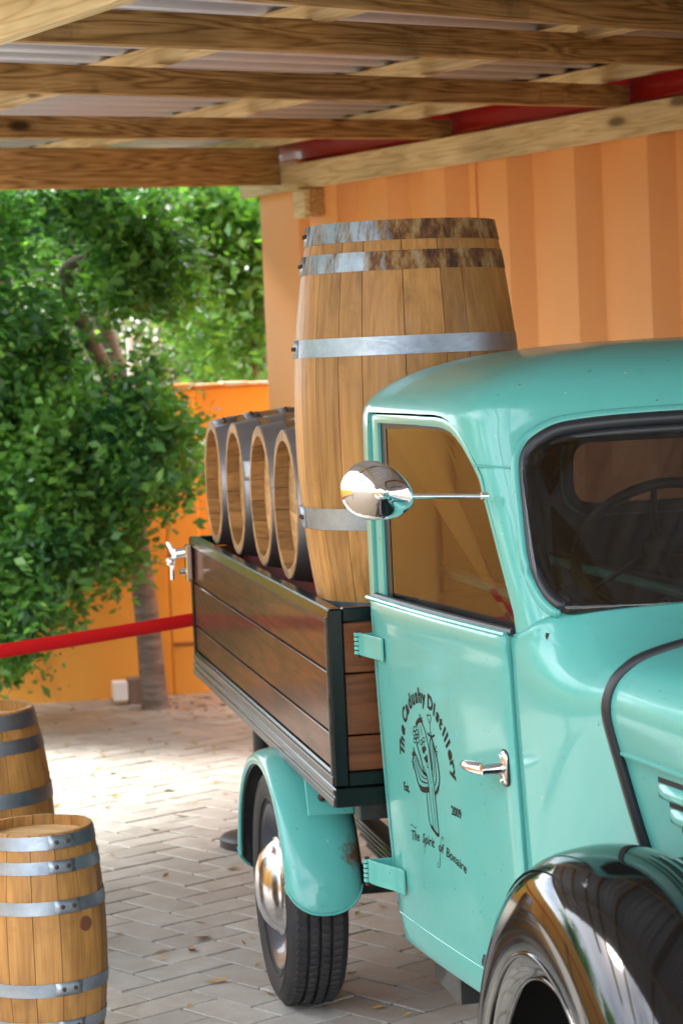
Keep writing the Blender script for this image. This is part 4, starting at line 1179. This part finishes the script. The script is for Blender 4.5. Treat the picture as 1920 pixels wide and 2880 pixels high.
# ---- door mirror
mir = empty('door_mirror', (0, 0, 0)); mir.parent = truck
ma = Vector((.166, -.985, 1.545)); mc = Vector((-.062, -1.02, 1.568))
mb = MB(); mb.tube([ma, ma + Vector((-.012, -.004, .0)), mc + Vector((.030, -.002, -.012)), mc + Vector((.006, -.010, -.008)), mc + Vector((0, -.004, 0))], [.0042, .0045, .0052, .0055, .006], 10)
mb.tube([ma + Vector((.008, 0, 0)), ma + Vector((-.006, 0, 0))], .0085, 12)
mb.build('mirror_arm', M['chrome'], mir, smooth=True, angle=50)
mb = MB(); egg = []
mw, mh = .079, .060
NE = 48
def eggp(a, s):
    x = math.cos(a); zz2 = math.sin(a)
    ex_ = x * mw * s; ez_ = zz2 * mh * s * (1 - .20 * x)
    r_ = -.33; return Vector((ex_ * math.cos(r_) + ez_ * math.sin(-r_) * -1 * -1, 0, 0)), ex_, ez_
rowsM = []
ct, st_ = math.cos(-.33), math.sin(-.33)
for s, dep in ((.02, -.034), (.09, -.0335), (.15, -.031), (.185, -.027), (.20, -.0235), (.26, -.0215), (.4, -.0185), (.55, -.0148), (.70, -.0105), (.84, -.0058), (.94, -.001), (.985, .003), (1.0, .008), (.985, .013), (.6, .0142), (.05, .0142)):
    row = []
    for k in range(NE):
        _, ex_, ez_ = eggp(2 * PI * k / NE, s)
        row.append((mc.x - .004 + ex_ * ct - ez_ * st_, mc.y + dep, mc.z - .002 + ex_ * st_ + ez_ * ct))
    rowsM.append(row)
mb.grid(rowsM, cv=True); mb.build('mirror_shell', M['chrome'], mir, smooth=True, angle=70)
MB().sphere(mc + Vector((0, -.030, 0)), .012, (1, .8, 1), 16, 10).build('mirror_ball', M['chrome'], mir, smooth=True, angle=70)

# ---- wheels
def make_wheel(y, side, hub=True):
    w = empty('wheel', (0, 0, 0)); w.parent = truck
    xo = .0; cx0 = xo
    mx = 1 if side == 0 else -1
    def place(o): pass
    R, Wd = .338, .165
    cx0 = .13 if y < 0 else -.046
    base = (cx0 if side == 0 else 2 * XC - cx0, y, R)
    def tx(x): return base[0] + x * mx
    # tread with three grooves, lathed about x
    pr = [(.235, .022), (.262, .008), (.292, .0), (.313, .004), (.326, .012), (.3335, .022)]
    gx = [.022 + (.121) * k / 4 for k in range(5)]
    for gi in range(4):
        a, b = gx[gi], gx[gi + 1]
        crown = lambda x: .3335 + .0045 * (1 - ((x - .0825) / .06) ** 2)
        if gi > 0: pr += [(.325, a - .0018), (.325, a + .0018)]
        pr += [(crown(a + .004), a + .0042), (crown((a + b) / 2), (a + b) / 2), (crown(b - .004), b - .0042)]
    pr += [(.3335, .143), (.326, .153), (.313, .161), (.292, .165), (.262, .157), (.235, .143)]
    mb = MB(); mb.lathe([(r, x) for r, x in pr], 96, 'x', (0, 0, 0))
    ty = mb.build('tyre', M['tyre'], w, smooth=True, angle=32)
    ty.location = base; ty.scale = (mx * 1.06, 1, 1)
    # tread blocks: sipes across the ribs
    mb = MB(); ns = 84
    for k in range(ns):
        a = 2 * PI * k / ns
        for gi in range(4):
            xm = (gx[gi] + gx[gi + 1]) / 2; wdt = .020 if gi in (1, 2) else .026
            if gi == 0: xm -= .003
            if gi == 3: xm += .003
            aa = a + (.02 if gi % 2 else 0)
            rr_ = .3372 if gi in (1, 2) else .3345
            mt = Matrix.Rotation(aa, 3, 'X') @ Matrix.Rotation(.35 * (1 if gi % 2 else -1), 3, 'Z')
            c = Matrix.Rotation(aa, 3, 'X') @ Vector((xm, 0, rr_)); mb.box(c, (wdt, .0165, .0085), .0015, rot=mt)
    tb = mb.build('tread_blocks', M['tyre'], ty, fixn=False); tb['kind'] = 'stuff'
    # sidewall ribs
    mb = MB()
    for rr_ in (.300, .255):
        mb.tube([(.002 if rr_ > .28 else .010, rr_ * math.cos(2 * PI * k / 64), rr_ * math.sin(2 * PI * k / 64)) for k in range(64)], .0028, 6, closed=True)
    mb.build('sidewall_rib', M['tyre'], ty, smooth=True)
    mb = MB(); mb.lathe([(.05, .035), (.12, .030), (.165, .046), (.185, .052), (.205, .040), (.222, .022), (.236, .016), (.238, .026), (.225, .05), (.2, .09), (.05, .1)], 64, 'x')
    rm = mb.build('rim', M['rim'], w, smooth=True, angle=40); rm.location = base; rm.scale = (mx, 1, 1)
    if hub:
        mb = MB(); mb.lathe([(.0, -.040), (.03, -.0385), (.065, -.032), (.095, -.019), (.118, .000), (.128, .012), (.131, .018), (.138, .021), (.142, .026), (.138, .032), (.05, .034)], 64, 'x')
        hc = mb.build('hubcap', M['dull_chrome'], w, smooth=True, angle=50); hc.location = base; hc.scale = (mx, 1, 1)
    return w
WR, WF = .885, -1.80
for yy in (WR, WF):
    for sd in (0, 1): make_wheel(yy, sd)

# ---- rear wings
def rear_wing(side):
    mx = (lambda x: x) if side == 0 else (lambda x: 2 * XC - x)
    # section across the wing: x and inset from crown radius
    sec = catmull([(-.058, .052), (-.064, .036), (-.058, .018), (-.036, .004), (0.0, -.004), (.045, -.006), (.09, -.003), (.124, .007), (.143, .024), (.148, .048), (.148, .075)], 6)
    rows = []
    N = 120
    for k in range(N + 1):
        t = k / N; ph = math.radians(-88 + (88 + 99) * t)       # negative = towards the cab
        sy, cz = math.sin(ph), math.cos(ph)
        ay = .462 if ph < 0 else .525; az = .392
        row = []
        for (x, ins) in sec:
            e = min(1.0, abs(x - .042) / .107); pull = .25 * (1 - (1 - e ** 2.3) ** (1 / 2.1))
            p2 = ph
            if t < .26: p2 = ph + pull * (1 - t / .26) ** 1.3
            if t > .74: p2 = ph - pull * ((t - .74) / .26) ** 1.3
            ry, rz = ay - ins, az - ins * .75
            row.append((mx(x), WR + ry * math.sin(p2), .338 + rz * math.cos(p2)))
        rows.append(row)
    mb = MB(); mb.grid(rows); o = mb.build('rear_wing', M['mint_wing'], truck, smooth=True, angle=70)
    bmn = bmesh.new(); bmn.from_mesh(o.data); f = max(bmn.faces, key=lambda f: f.calc_center_median().z)
    if f.normal.z < 0: bmesh.ops.reverse_faces(bmn, faces=bmn.faces)
    bmn.to_mesh(o.data); bmn.free()
    solidify(o, .004, -1)
    mb = MB()
    mb.tube([Vector(r[0]) for r in rows], .0042, 6)
    mb.tube([Vector(p) for p in rows[0]], .0035, 6)
    mb.tube([Vector(p) for p in rows[-1]], .0035, 6)
    mb.build('rolled_edge', M['mint'], o, smooth=True, angle=80)
    # liner (dark inside)
    rows2 = [[(p[0] + (.006 if side == 0 else -.006) * (1 if abs(p[0] - mx(.04)) > .07 else 0), WR + (p[1] - WR) * .982, .338 + (p[2] - .338) * .982) for p in r] for r in rows]
    MB().grid(rows2)
    mb = MB(); mb.grid(rows2); mb.build('wing_liner', M['chassis'], o, smooth=True, angle=70)
    # bolted bracket plate under the bed
    mb = MB(); mb.box((mx(.062), WR - .430, .680), (.125, .010, .13), .002, rot=Matrix.Rotation(-.42, 3, 'X')); mb.build('bracket_plate', M['mint'], o)
    mb = MB(); mb.sphere((mx(.040), WR - .447, .668), .011, u=10, v=8); mb.build('bolt', M['rivet'], o, smooth=True)
    return o
rear_wing(0); rear_wing(1)

# ---- front wings
def front_wing(side):
    mx = (lambda x: x) if side == 0 else (lambda x: 2 * XC - x)
    sec = catmull([(.050, -.232), (.042, -.222), (.030, -.195), (.022, -.150), (.026, -.105), (.048, -.055), (.090, -.020), (.145, -.004), (.205, .0), (.265, -.012), (.325, -.040), (.385, -.080), (.44, -.13)], 4)
    rows = []; N = 72
    for k in range(N + 1):
        t = k / N; ph = math.radians(-104 + 212 * t)
        rows.append([(mx(x), WF - (.612 + (.0 if ph > 0 else .0) + ins) * math.sin(ph) * (1.0 if ph < 0 else 1.06), .338 + (.612 + ins) * math.cos(ph)) for x, ins in sec])
    mb = MB(); mb.grid(rows); o = mb.build('front_wing', M['black_gloss'], truck, smooth=True, angle=70)
    bmn = bmesh.new(); bmn.from_mesh(o.data); f = max(bmn.faces, key=lambda f: f.calc_center_median().z)
    if f.normal.z < 0: bmesh.ops.reverse_faces(bmn, faces=bmn.faces)
    bmn.to_mesh(o.data); bmn.free()
    solidify(o, .005, -1)
    ringp = []
    for k in range(73):
        ph = math.radians(-104 + 212 * k / 72); r_ = .425
        ringp.append((mx(.0275), WF - r_ * math.sin(ph) * (1.0 if ph < 0 else 1.06), .338 + r_ * math.cos(ph)))
    MB().tube(ringp, .0055, 8).build('arch_bead', M['black_gloss'], o, smooth=True, angle=80)
    MB().tube([Vector(r[0]) for r in rows], .005, 6).build('rolled_edge', M['black_gloss'], o, smooth=True, angle=80)
    # inner arch
    mb = MB(); mb.grid([[(mx(x), WF - (.575) * math.sin(math.radians(a)), .338 + .575 * math.cos(math.radians(a))) for x in (.06, .42)] for a in range(-104, 109, 6)])
    mb.build('wing_liner', M['black'], o)
    mb = MB(); mb.box((mx(.43), WF, .72), (.01, 1.0, .40)); mb.build('inner_panel', M['black'], o)
    return o
front_wing(0); front_wing(1)

# ---- chassis
ch = empty('chassis', (0, 0, 0)); ch.parent = truck
def cbox(n, c, d, b=.004, rot=None): return MB().box(c, d, b, rot=rot).build(n, M['chassis'], ch)
for x in (.42, 1.24): cbox('frame_rail', (x, .2, .60), (.06, 5.0, .11))
for y in (-2.4, -.9, .12, 1.6, 2.6): cbox('cross_member', (XC, y, .60), (.76, .06, .08))
for y in (.15, 1.4, 2.4): cbox('bed_bearer', (XC, y, .688), (1.5, .07, .055))
for x in (.30, 1.36):
    for y in (WR,): 
        for k in range(5): cbox('leaf_spring', (x, y, .46 - .014 * k), (.06, 1.1 - .2 * k, .011), .002)
MB().cyl((.1, WR, .338), (1.56, WR, .338), .045, 16).build('rear_axle', M['chassis'], ch, smooth=True)
MB().sphere((XC, WR, .338), .15).build('differential', M['chassis'], ch, smooth=True)
MB().cyl((.1, WF, .338), (1.56, WF, .338), .035, 16).build('front_axle', M['chassis'], ch, smooth=True)
cbox('step_bracket', (.235, .08, .665), (.12, .16, .07)); cbox('battery_tray', (.27, -.34, .385), (.16, .26, .13)); cbox('side_box', (.35, .10, .50), (.10, .20, .14))
MB().tube([(.20, .10, .36), (.24, -.05, .37), (.27, -.5, .40)], .012, 8).build('brake_pipe', M['chassis'], ch, smooth=True)
MB().tube([(.30, .55, .335), (.30, -.2, .335), (.30, -.8, .37)], .022, 10).build('exhaust_pipe', M['chassis'], ch, smooth=True)

# ------------------------------------------------------------------ barrels on the truck
def tw(x, y, z=0): return truck_mw @ Vector((x, y, z))
truck_mw = Matrix.Translation(TO) @ Matrix.Rotation(TY, 4, 'Z')
hb = 1.062; zb0 = 1.130
bb = empty('wine_barrel', tw(.306, .375, zb0), TY, 'tall oak barrel standing upright on the truck bed behind the cab, rust streaked hoops', 'barrel')
build_barrel(bb, hb, .246, .302, [(-.002, .022), (.030, .084), (.272, .328), (.719, .766), (.934, .983), (1.010, 1.0615)], 19, M['oak'], [M['hoop'], M['hoop'], M['hoop_lt'], M['hoop_lt'], M['hoop_rust'], M['hoop_rust']], random.Random(11), .022, .04, seam=PI + .02, uneven=True)
labs = ['barrel lying on its side at the front of the row, beside the tall upright barrel', 'barrel lying on its side, second in the row counting from the upright barrel',
        'barrel lying on its side, third in the row counting from the upright barrel', 'barrel lying on its side at the tailgate end of the truck bed']
rng = random.Random(21)
b0 = None
for i, (y, dz, dx) in enumerate(((.975, .0, .0), (1.48, .0, .006), (1.985, .0, .0), (2.49, .0, -.004))):
    if b0 is None:
        b0 = empty('wine_barrel', (0, 0, 0), 0, labs[0], 'barrel', 'barrels lying in the truck bed'); o = b0
        build_barrel(b0, .76, .214, .252, [(0.002, .078), (.112, .165), (.235, .285), (.475, .525), (.595, .648), (.682, .758)], 18, M['oak_aged'], [M['hoop_dark']], random.Random(9), .028, .044, seam=.6)
    else:
        o = copy_tree(b0); o['label'] = labs[i]
    Mx = truck_mw @ Matrix.Translation((.063 + dx, y, 1.428 + dz)) @ Matrix.Rotation(PI / 2, 4, 'Y') @ Matrix.Rotation(rng.uniform(0, 6), 4, 'Z')
    o.matrix_world = Mx
    o.rotation_mode = 'XYZ'

# ------------------------------------------------------------------ belt barrier
def wp(px, py, Y):
    """point on the photograph's sight line at distance Y, used once to place things"""
    r = cam.matrix_world.to_3x3() @ Vector(((px - 784) / 5553.0, (1176 - py) / 5553.0, -1)); k = Y / r.y
    return Vector((r.x * k, r.y * k, CAM_H + r.z * k))
M['belt'] = simple('red_belt', (.78, .004, .008), .7)
posts = [(-.345, 9.16), (-2.35, 6.98), (-2.2, 3.6), (-2.1, .4)]
plabs = ['black belt barrier post standing behind the rear wheel of the truck', 'black belt barrier post to the side of the barrels', 'black belt barrier post level with the photographer', 'black belt barrier post beyond the photographer']
for i, (x, y) in enumerate(posts):
    p = empty('barrier_post', (x, y, 0), 0, plabs[i], 'barrier post', 'belt barrier posts')
    mb = MB(); mb.lathe([(.0, .045), (.12, .043), (.163, .038), (.172, .030), (.174, .0), (.0, .0)], 40)
    mb.build('base', M['chassis'] if i > 5 else simple('post_base_black', (.02, .02, .024), .5), p, smooth=True, angle=40)
    MB().cyl((0, 0, .04), (0, 0, .93), .031, 20).build('pole', M['rubber'], p, smooth=True, angle=50)
    MB().cyl((0, 0, .86), (0, 0, .97), .036, 20).build('belt_head', M['rubber'], p, smooth=True, angle=50)
blabs = ['red barrier belt stretched in front of the tree trunk', 'red barrier belt running along the side of the yard', 'last red barrier belt beside the photographer']
for i in range(3):
    a = Vector((*posts[i], .905)); b = Vector((*posts[i + 1], .905)); mb = MB()
    d = (b - a).normalized(); rows = []
    for k in range(17):
        t_ = k / 16; p = a.lerp(b, t_) - Vector((0, 0, .016 * 4 * t_ * (1 - t_)))
        rows.append([p + Vector((0, 0, h)) for h in (-.0245, 0, .0245)])
    mb.grid(rows); o = mb.build('barrier_belt', M['belt'], smooth=True); solidify(o, .0018, 0)
    tag(o, blabs[i], 'belt', 'red barrier belts')

# ------------------------------------------------------------------ trees
def leaf_mat(name, cols, transl=.35):
    t = NT(name); g = t.new('ShaderNodeNewGeometry'); isl = g.outputs['Random Per Island']
    c = t.ramp(isl, [(i / (len(cols) - 1), cc) for i, cc in enumerate(cols)])
    big = t.noise(g.outputs['Position'], 2.4, 2); c = t.mix(t.ramp(big, [(.4, 0.0), (.65, .55)]), c, cols[-1])
    t.P(Base_Color=c, Roughness=.38); t.b.inputs['Specular IOR Level'].default_value = .6
    tr = t.new('ShaderNodeBsdfTranslucent'); t.l.new(t.mix(1.0, c, (1.5, 1.7, .6), 'MULTIPLY'), tr.inputs['Color'])
    mx = t.new('ShaderNodeMixShader'); mx.inputs[0].default_value = transl
    t.l.new(t.b.outputs[0], mx.inputs[1]); t.l.new(tr.outputs[0], mx.inputs[2]); t.l.new(mx.outputs[0], t.out.inputs['Surface'])
    return t.m
M['leaf'] = leaf_mat('glossy_green_leaf', [(.022, .085, .045), (.045, .150, .062), (.085, .24, .075), (.19, .40, .075)], .40)
M['leaf_y'] = leaf_mat('yellow_green_leaf', [(.04, .13, .04), (.085, .22, .05), (.16, .34, .06)], .42)
M['leaf_pale'] = leaf_mat('pale_olive_leaf', [(.10, .115, .055), (.17, .18, .09), (.24, .235, .14)], .3)
t = NT('grey_bark'); v = t.coord('Object', (6, 6, 34)); n = t.noise(v, 1.0, 4, .6)
t.P(Base_Color=t.mix(t.ramp(n, [(.35, 0.0), (.65, 1.0)]), (.13, .10, .085), (.27, .22, .20)), Roughness=.9, Normal=t.bump(n, .6, .01)); M['bark'] = t.m

def leaves(name, clumps, size, dens, mat, parent, seed, shade_mat=None, droop=.2):
    """clumps: (x,y,z,rx,ry,rz,count) ; every leaf is a small folded kite, gathered in sprigs"""
    rs = np.random.RandomState(seed); C_ = []; 
    for (x, y, z, rx, ry, rz, n) in clumps:
        n = int(n * dens); ns = max(6, n // 12)
        d = rs.normal(size=(ns, 3)); d /= np.linalg.norm(d, axis=1)[:, None]
        rad = rs.uniform(.35, 1.0, size=(ns, 1)) ** .55
        tips = np.array([x, y, z]) + d * rad * np.array([rx, ry, rz]) * (1 + .22 * rs.normal(size=(ns, 1)))
        idx = rs.randint(0, ns, n)
        P = tips[idx] + rs.normal(scale=size * 1.25, size=(n, 3)); P[:, 2] -= np.abs(rs.normal(scale=size * .5, size=n))
        C_.append(P)
    P = np.concatenate(C_); n = len(P)
    ax = rs.normal(size=(n, 3)); ax[:, 2] = ax[:, 2] * .6 - droop; ax /= np.linalg.norm(ax, axis=1)[:, None]
    nr = rs.normal(size=(n, 3)); nr[:, 2] = np.abs(nr[:, 2]) + .55; sd = np.cross(ax, nr); sd /= np.linalg.norm(sd, axis=1)[:, None]
    nn = np.cross(sd, ax)
    s = size * rs.uniform(.45, 1.35, size=(n, 1)) ** 1.15
    v0 = P - ax * s * .5; v1 = P + sd * s * .28 + nn * s * .07 ; v2 = P + ax * s * .5; v3 = P - sd * s * .28 + nn * s * .07
    V = np.stack([v0, v1, v2, v3], 1).reshape(-1, 3)
    b = np.arange(n)[:, None] * 4
    F = np.concatenate([b + np.array([[0, 1, 2]]), b + np.array([[0, 2, 3]])], 1).reshape(-1, 3)
    me = bpy.data.meshes.new(name); me.vertices.add(len(V)); me.vertices.foreach_set('co', V.ravel())
    me.loops.add(F.size); me.loops.foreach_set('vertex_index', F.ravel().astype(np.int32))
    me.polygons.add(len(F)); me.polygons.foreach_set('loop_start', np.arange(0, F.size, 3, dtype=np.int32)); me.polygons.foreach_set('loop_total', np.full(len(F), 3, dtype=np.int32))
    me.update(calc_edges=True); me.validate(); me.materials.append(mat)
    o = new_obj(name, me, parent); o['kind'] = 'stuff'; return o

def tube_obj(name, pts, r, mat, parent, seg=12):
    pp = catmull(pts, 6); rr = np.interp(np.linspace(0, 1, len(pp)), np.linspace(0, 1, len(r)), r)
    mb = MB(); mb.tube([Vector(p) for p in pp], list(rr), seg); return mb.build(name, mat, parent, smooth=True, angle=80)

T0 = Vector((-1.05, 12.95, 0))
tree = empty('courtyard_tree', T0, 0, 'leafy green tree with a slim grey trunk in front of the orange wall', 'tree')
tube_obj('trunk', [(.02, 0, -.05), (.0, 0, .05), (-.02, 0, .5), (-.07, 0, 1.1), (-.10, .02, 1.7), (-.25, .05, 2.3), (-.38, 0, 3.0)], [.092, .074, .066, .062, .058, .05, .04], M['bark'], tree)
def tl(px, py, Y): return tuple(wp(px, py, Y) - T0)
tube_obj('branch', [(-.10, .02, 1.65), tl(150, 650, 12.6), tl(205, 585, 12.5), tl(260, 500, 12.4)], [.05, .035, .028, .02], M['bark'], tree)
tube_obj('branch', [(-.08, .0, 1.3), tl(180, 1000, 12.7), tl(60, 880, 12.6), tl(-60, 800, 12.5)], [.045, .035, .028, .02], M['bark'], tree)
tube_obj('branch', [(-.10, .02, 1.5), tl(250, 1180, 12.5), tl(150, 1300, 12.3)], [.03, .02, .012], M['bark'], tree)
def cl(lst, Y0=12.6, seed=0, base=T0):
    r = random.Random(seed); out = []
    for (px, py, rw, rh, n) in lst:
        Y = Y0 + r.uniform(-.35, .45); c = wp(px, py, Y) - base; k = Y / 5553.0
        out.append((c.x, c.y, c.z, rw * k, max(rw, rh) * k * .9, rh * k, n))
    return out
G = []
def fill(rg, n, rw, rh, cnt, rr, avoid=()):
    k = 0; tries = 0
    while k < n and tries < n * 20:
        tries += 1; px = rr.uniform(rg[0], rg[2]); py = rr.uniform(rg[1], rg[3])
        if any(a[0] < px < a[2] and a[1] < py < a[3] for a in avoid): continue
        s = rr.uniform(.6, 1.15); G.append((px, py, rw * s, rh * s, cnt * s)); k += 1
rr = random.Random(4)
av = [(-80, 540, 75, 700), (120, 680, 370, 900), (110, 560, 240, 690)]
fill((-150, 400, 400, 640), 24, 74, 46, 520, rr, av)
fill((230, 620, 420, 725), 7, 56, 32, 430, rr, av)
fill((-150, 690, 165, 960), 24, 68, 46, 520, rr, av)
fill((60, 690, 110, 730), 2, 36, 22, 200, rr)
fill((-150, 930, 340, 1130), 30, 64, 42, 520, rr)
fill((290, 970, 405, 1110), 8, 42, 36, 380, rr)
fill((-150, 1100, 240, 1280), 22, 62, 40, 480, rr)
fill((-150, 1290, 185, 1385), 11, 54, 30, 420, rr)
fill((-120, 1400, 40, 1500), 9, 44, 34, 320, rr)
G += [(300, 1230, 30, 16, 120), (285, 1160, 38, 24, 220), (290, 1290, 30, 14, 120), (305, 905, 46, 34, 380), (350, 925, 30, 26, 220), (430, 1010, 16, 14, 60), (405, 960, 26, 22, 150), (320, 850, 22, 50, 160), (60, 1420, 30, 20, 160)]
leaves('crown', cl(G, 12.45, 1), .066, .86, M['leaf'], tree, 5)
# paler spray of a second tree behind, at the right
T1 = Vector((-.55, 14.8, 0))
tree2 = empty('courtyard_tree', T1, 0, 'yellow green tree growing behind the orange wall beside the container', 'tree')
tube_obj('trunk', [(0, 0, -.05), (.02, 0, 1.2), (.10, .05, 2.4), (.05, 0, 3.4)], [.08, .07, .055, .03], M['bark'], tree2)
G2 = []
rr = random.Random(8)
for k in range(40):
    px = rr.uniform(360, 640); py = rr.uniform(400, 770) if px > 450 else rr.uniform(400, 630); s = rr.uniform(.6, 1.1); G2.append((px, py, 62 * s, 40 * s, 420 * s))
G2 += [(445, 830, 40, 22, 220), (490, 790, 40, 24, 240), (540, 800, 40, 24, 240), (585, 850, 14, 40, 90), (600, 905, 6, 36, 30)]
leaves('crown', cl(G2, 14.6, 3, T1), .08, .7, M['leaf_y'], tree2, 6)
T2 = Vector((-2.3, 16.2, 0))
tree3 = empty('courtyard_tree', T2, 0, 'dark leafed tree standing farthest behind the orange wall at the left', 'tree')
tube_obj('trunk', [(0, 0, -.05), (.02, 0, 1.2), (.10, .05, 2.4), (.25, 0, 3.6)], [.11, .09, .07, .04], M['bark'], tree3)
G3 = []
rr = random.Random(18)
fillG = []
for k in range(30):
    px = rr.uniform(-120, 430); py = rr.uniform(380, 640)
    if -60 < px < 66 and py > 545: continue
    s = rr.uniform(.7, 1.1); G3.append((px, py, 70 * s, 42 * s, 330 * s))
G3 += [(380, 660, 60, 40, 300), (440, 690, 50, 34, 260), (330, 640, 60, 30, 260)]
leaves('crown', cl(G3, 15.6, 7, T2), .085, 1.0, M['leaf'], tree3, 9)
# pale scrub behind the wall
for i, (x, y, s, lab) in enumerate(((-2.9, 19.5, 1.5, 'pale olive scrub bush behind the wall at the left'), (-1.55, 21.0, 1.35, 'pale olive scrub bush behind the wall in the middle'), (-.55, 20.0, 1.2, 'pale olive scrub bush behind the wall beside the container'), (-4.6, 21, 1.8, 'pale olive scrub bush farthest along the wall'))):
    b = empty('scrub_bush', (x, y, 0), 0, lab, 'bush', 'pale scrub bushes behind the wall')
    r = random.Random(i); cls = [(r.uniform(-1, 1) * s * .7, r.uniform(-.4, .4), .5 + r.uniform(0, 1) ** .7 * s * 1.5, .42, .4, .34, 300) for _ in range(20)]
    leaves('foliage', cls, .10, 2.2, M['leaf_pale'], b, 10 + i)
    for k in range(4):
        a = r.uniform(-.5, .5) * s; tube_obj('stem', [(a * .2, 0, -.05), (a * .6, 0, s * .5), (a, .1, s * 1.1)], [.05, .035, .015], M['bark'], b, 8)
# slim pale pipe standing behind the wall
o = MB().cyl((0, 0, 0), (0, 0, 2.02), .018, 12).build('pipe', simple('pale_grey_pipe', (.5, .55, .55), .5), smooth=True, loc=(-1.19, 14.1, 0)); tag(o, 'slim pale pipe rising behind the orange wall under the tree', 'pipe')
# trees beyond the side wall (they show in the paintwork)
for i, (x, y, s) in enumerate(((-8.5, 2.5, 2.1), (-9.0, 7.5, 2.4), (-8.0, 11.5, 1.9), (-10, -4.5, 2.6))):
    b = empty('yard_tree', (x, y, 0), 0, ('round leafy tree beyond the side wall level with the camera', 'largest leafy tree beyond the side wall opposite the truck', 'leafy tree beyond the side wall near its far corner', 'leafy tree beyond the side wall behind the camera')[i], 'tree', 'trees beyond the side wall')
    tube_obj('trunk', [(0, 0, -.05), (.1, 0, 1.5), (0, .1, s * 1.4)], [.16, .13, .08], M['bark'], b)
    r = random.Random(40 + i); cls = [(r.gauss(0, .5) * s, r.gauss(0, .5) * s, s * 1.45 + r.gauss(0, .34) * s, .6, .6, .45, 330) for _ in range(20)]
    leaves('crown', cls, .17, 1.0, M['leaf'], b, 30 + i)

# ------------------------------------------------------------------ dry leaves on the pavers
rs = np.random.RandomState(12); V, F = [], []
for k in range(430):
    if k < 60: x, y = rs.uniform(-.55, .9), rs.uniform(6.6, 8.2)
    elif k < 150: x, y = rs.uniform(-1.3, .6), rs.uniform(6.7, 10.5)
    elif k < 330: x, y = rs.normal(-.55, .35), rs.normal(13.0, .22)
    else: x, y = rs.uniform(-2, .5), rs.uniform(10.5, 13.2)
    a = rs.uniform(0, 6.3); s = rs.uniform(.010, .026) if rs.rand() < .85 else rs.uniform(.03, .045); c_, s_ = math.cos(a), math.sin(a); b0 = len(V); w = s * rs.uniform(.3, .6)
    for (u, v_, h) in ((-s, 0, .001), (0, w, .004 + s * .15), (s, 0, .003 + s * .25), (0, -w, .002), (0, 0, .0015)):
        V.append((x + u * c_ - v_ * s_, y + u * s_ + v_ * c_, h + .002))
    F += [(b0, b0 + 4, b0 + 1), (b0 + 4, b0 + 2, b0 + 1), (b0, b0 + 3, b0 + 4), (b0 + 3, b0 + 2, b0 + 4)]
t = NT('dry_leaf'); g = t.new('ShaderNodeNewGeometry')
t.P(Base_Color=t.ramp(g.outputs['Random Per Island'], [(0, (.20, .11, .04)), (.5, (.42, .27, .08)), (1, (.30, .20, .10))]), Roughness=.7); M['dry'] = t.m
o = mk('fallen_leaves', V, F, M['dry']); tag(o, 'small dry brown leaves scattered over the pavers', kind='stuff')
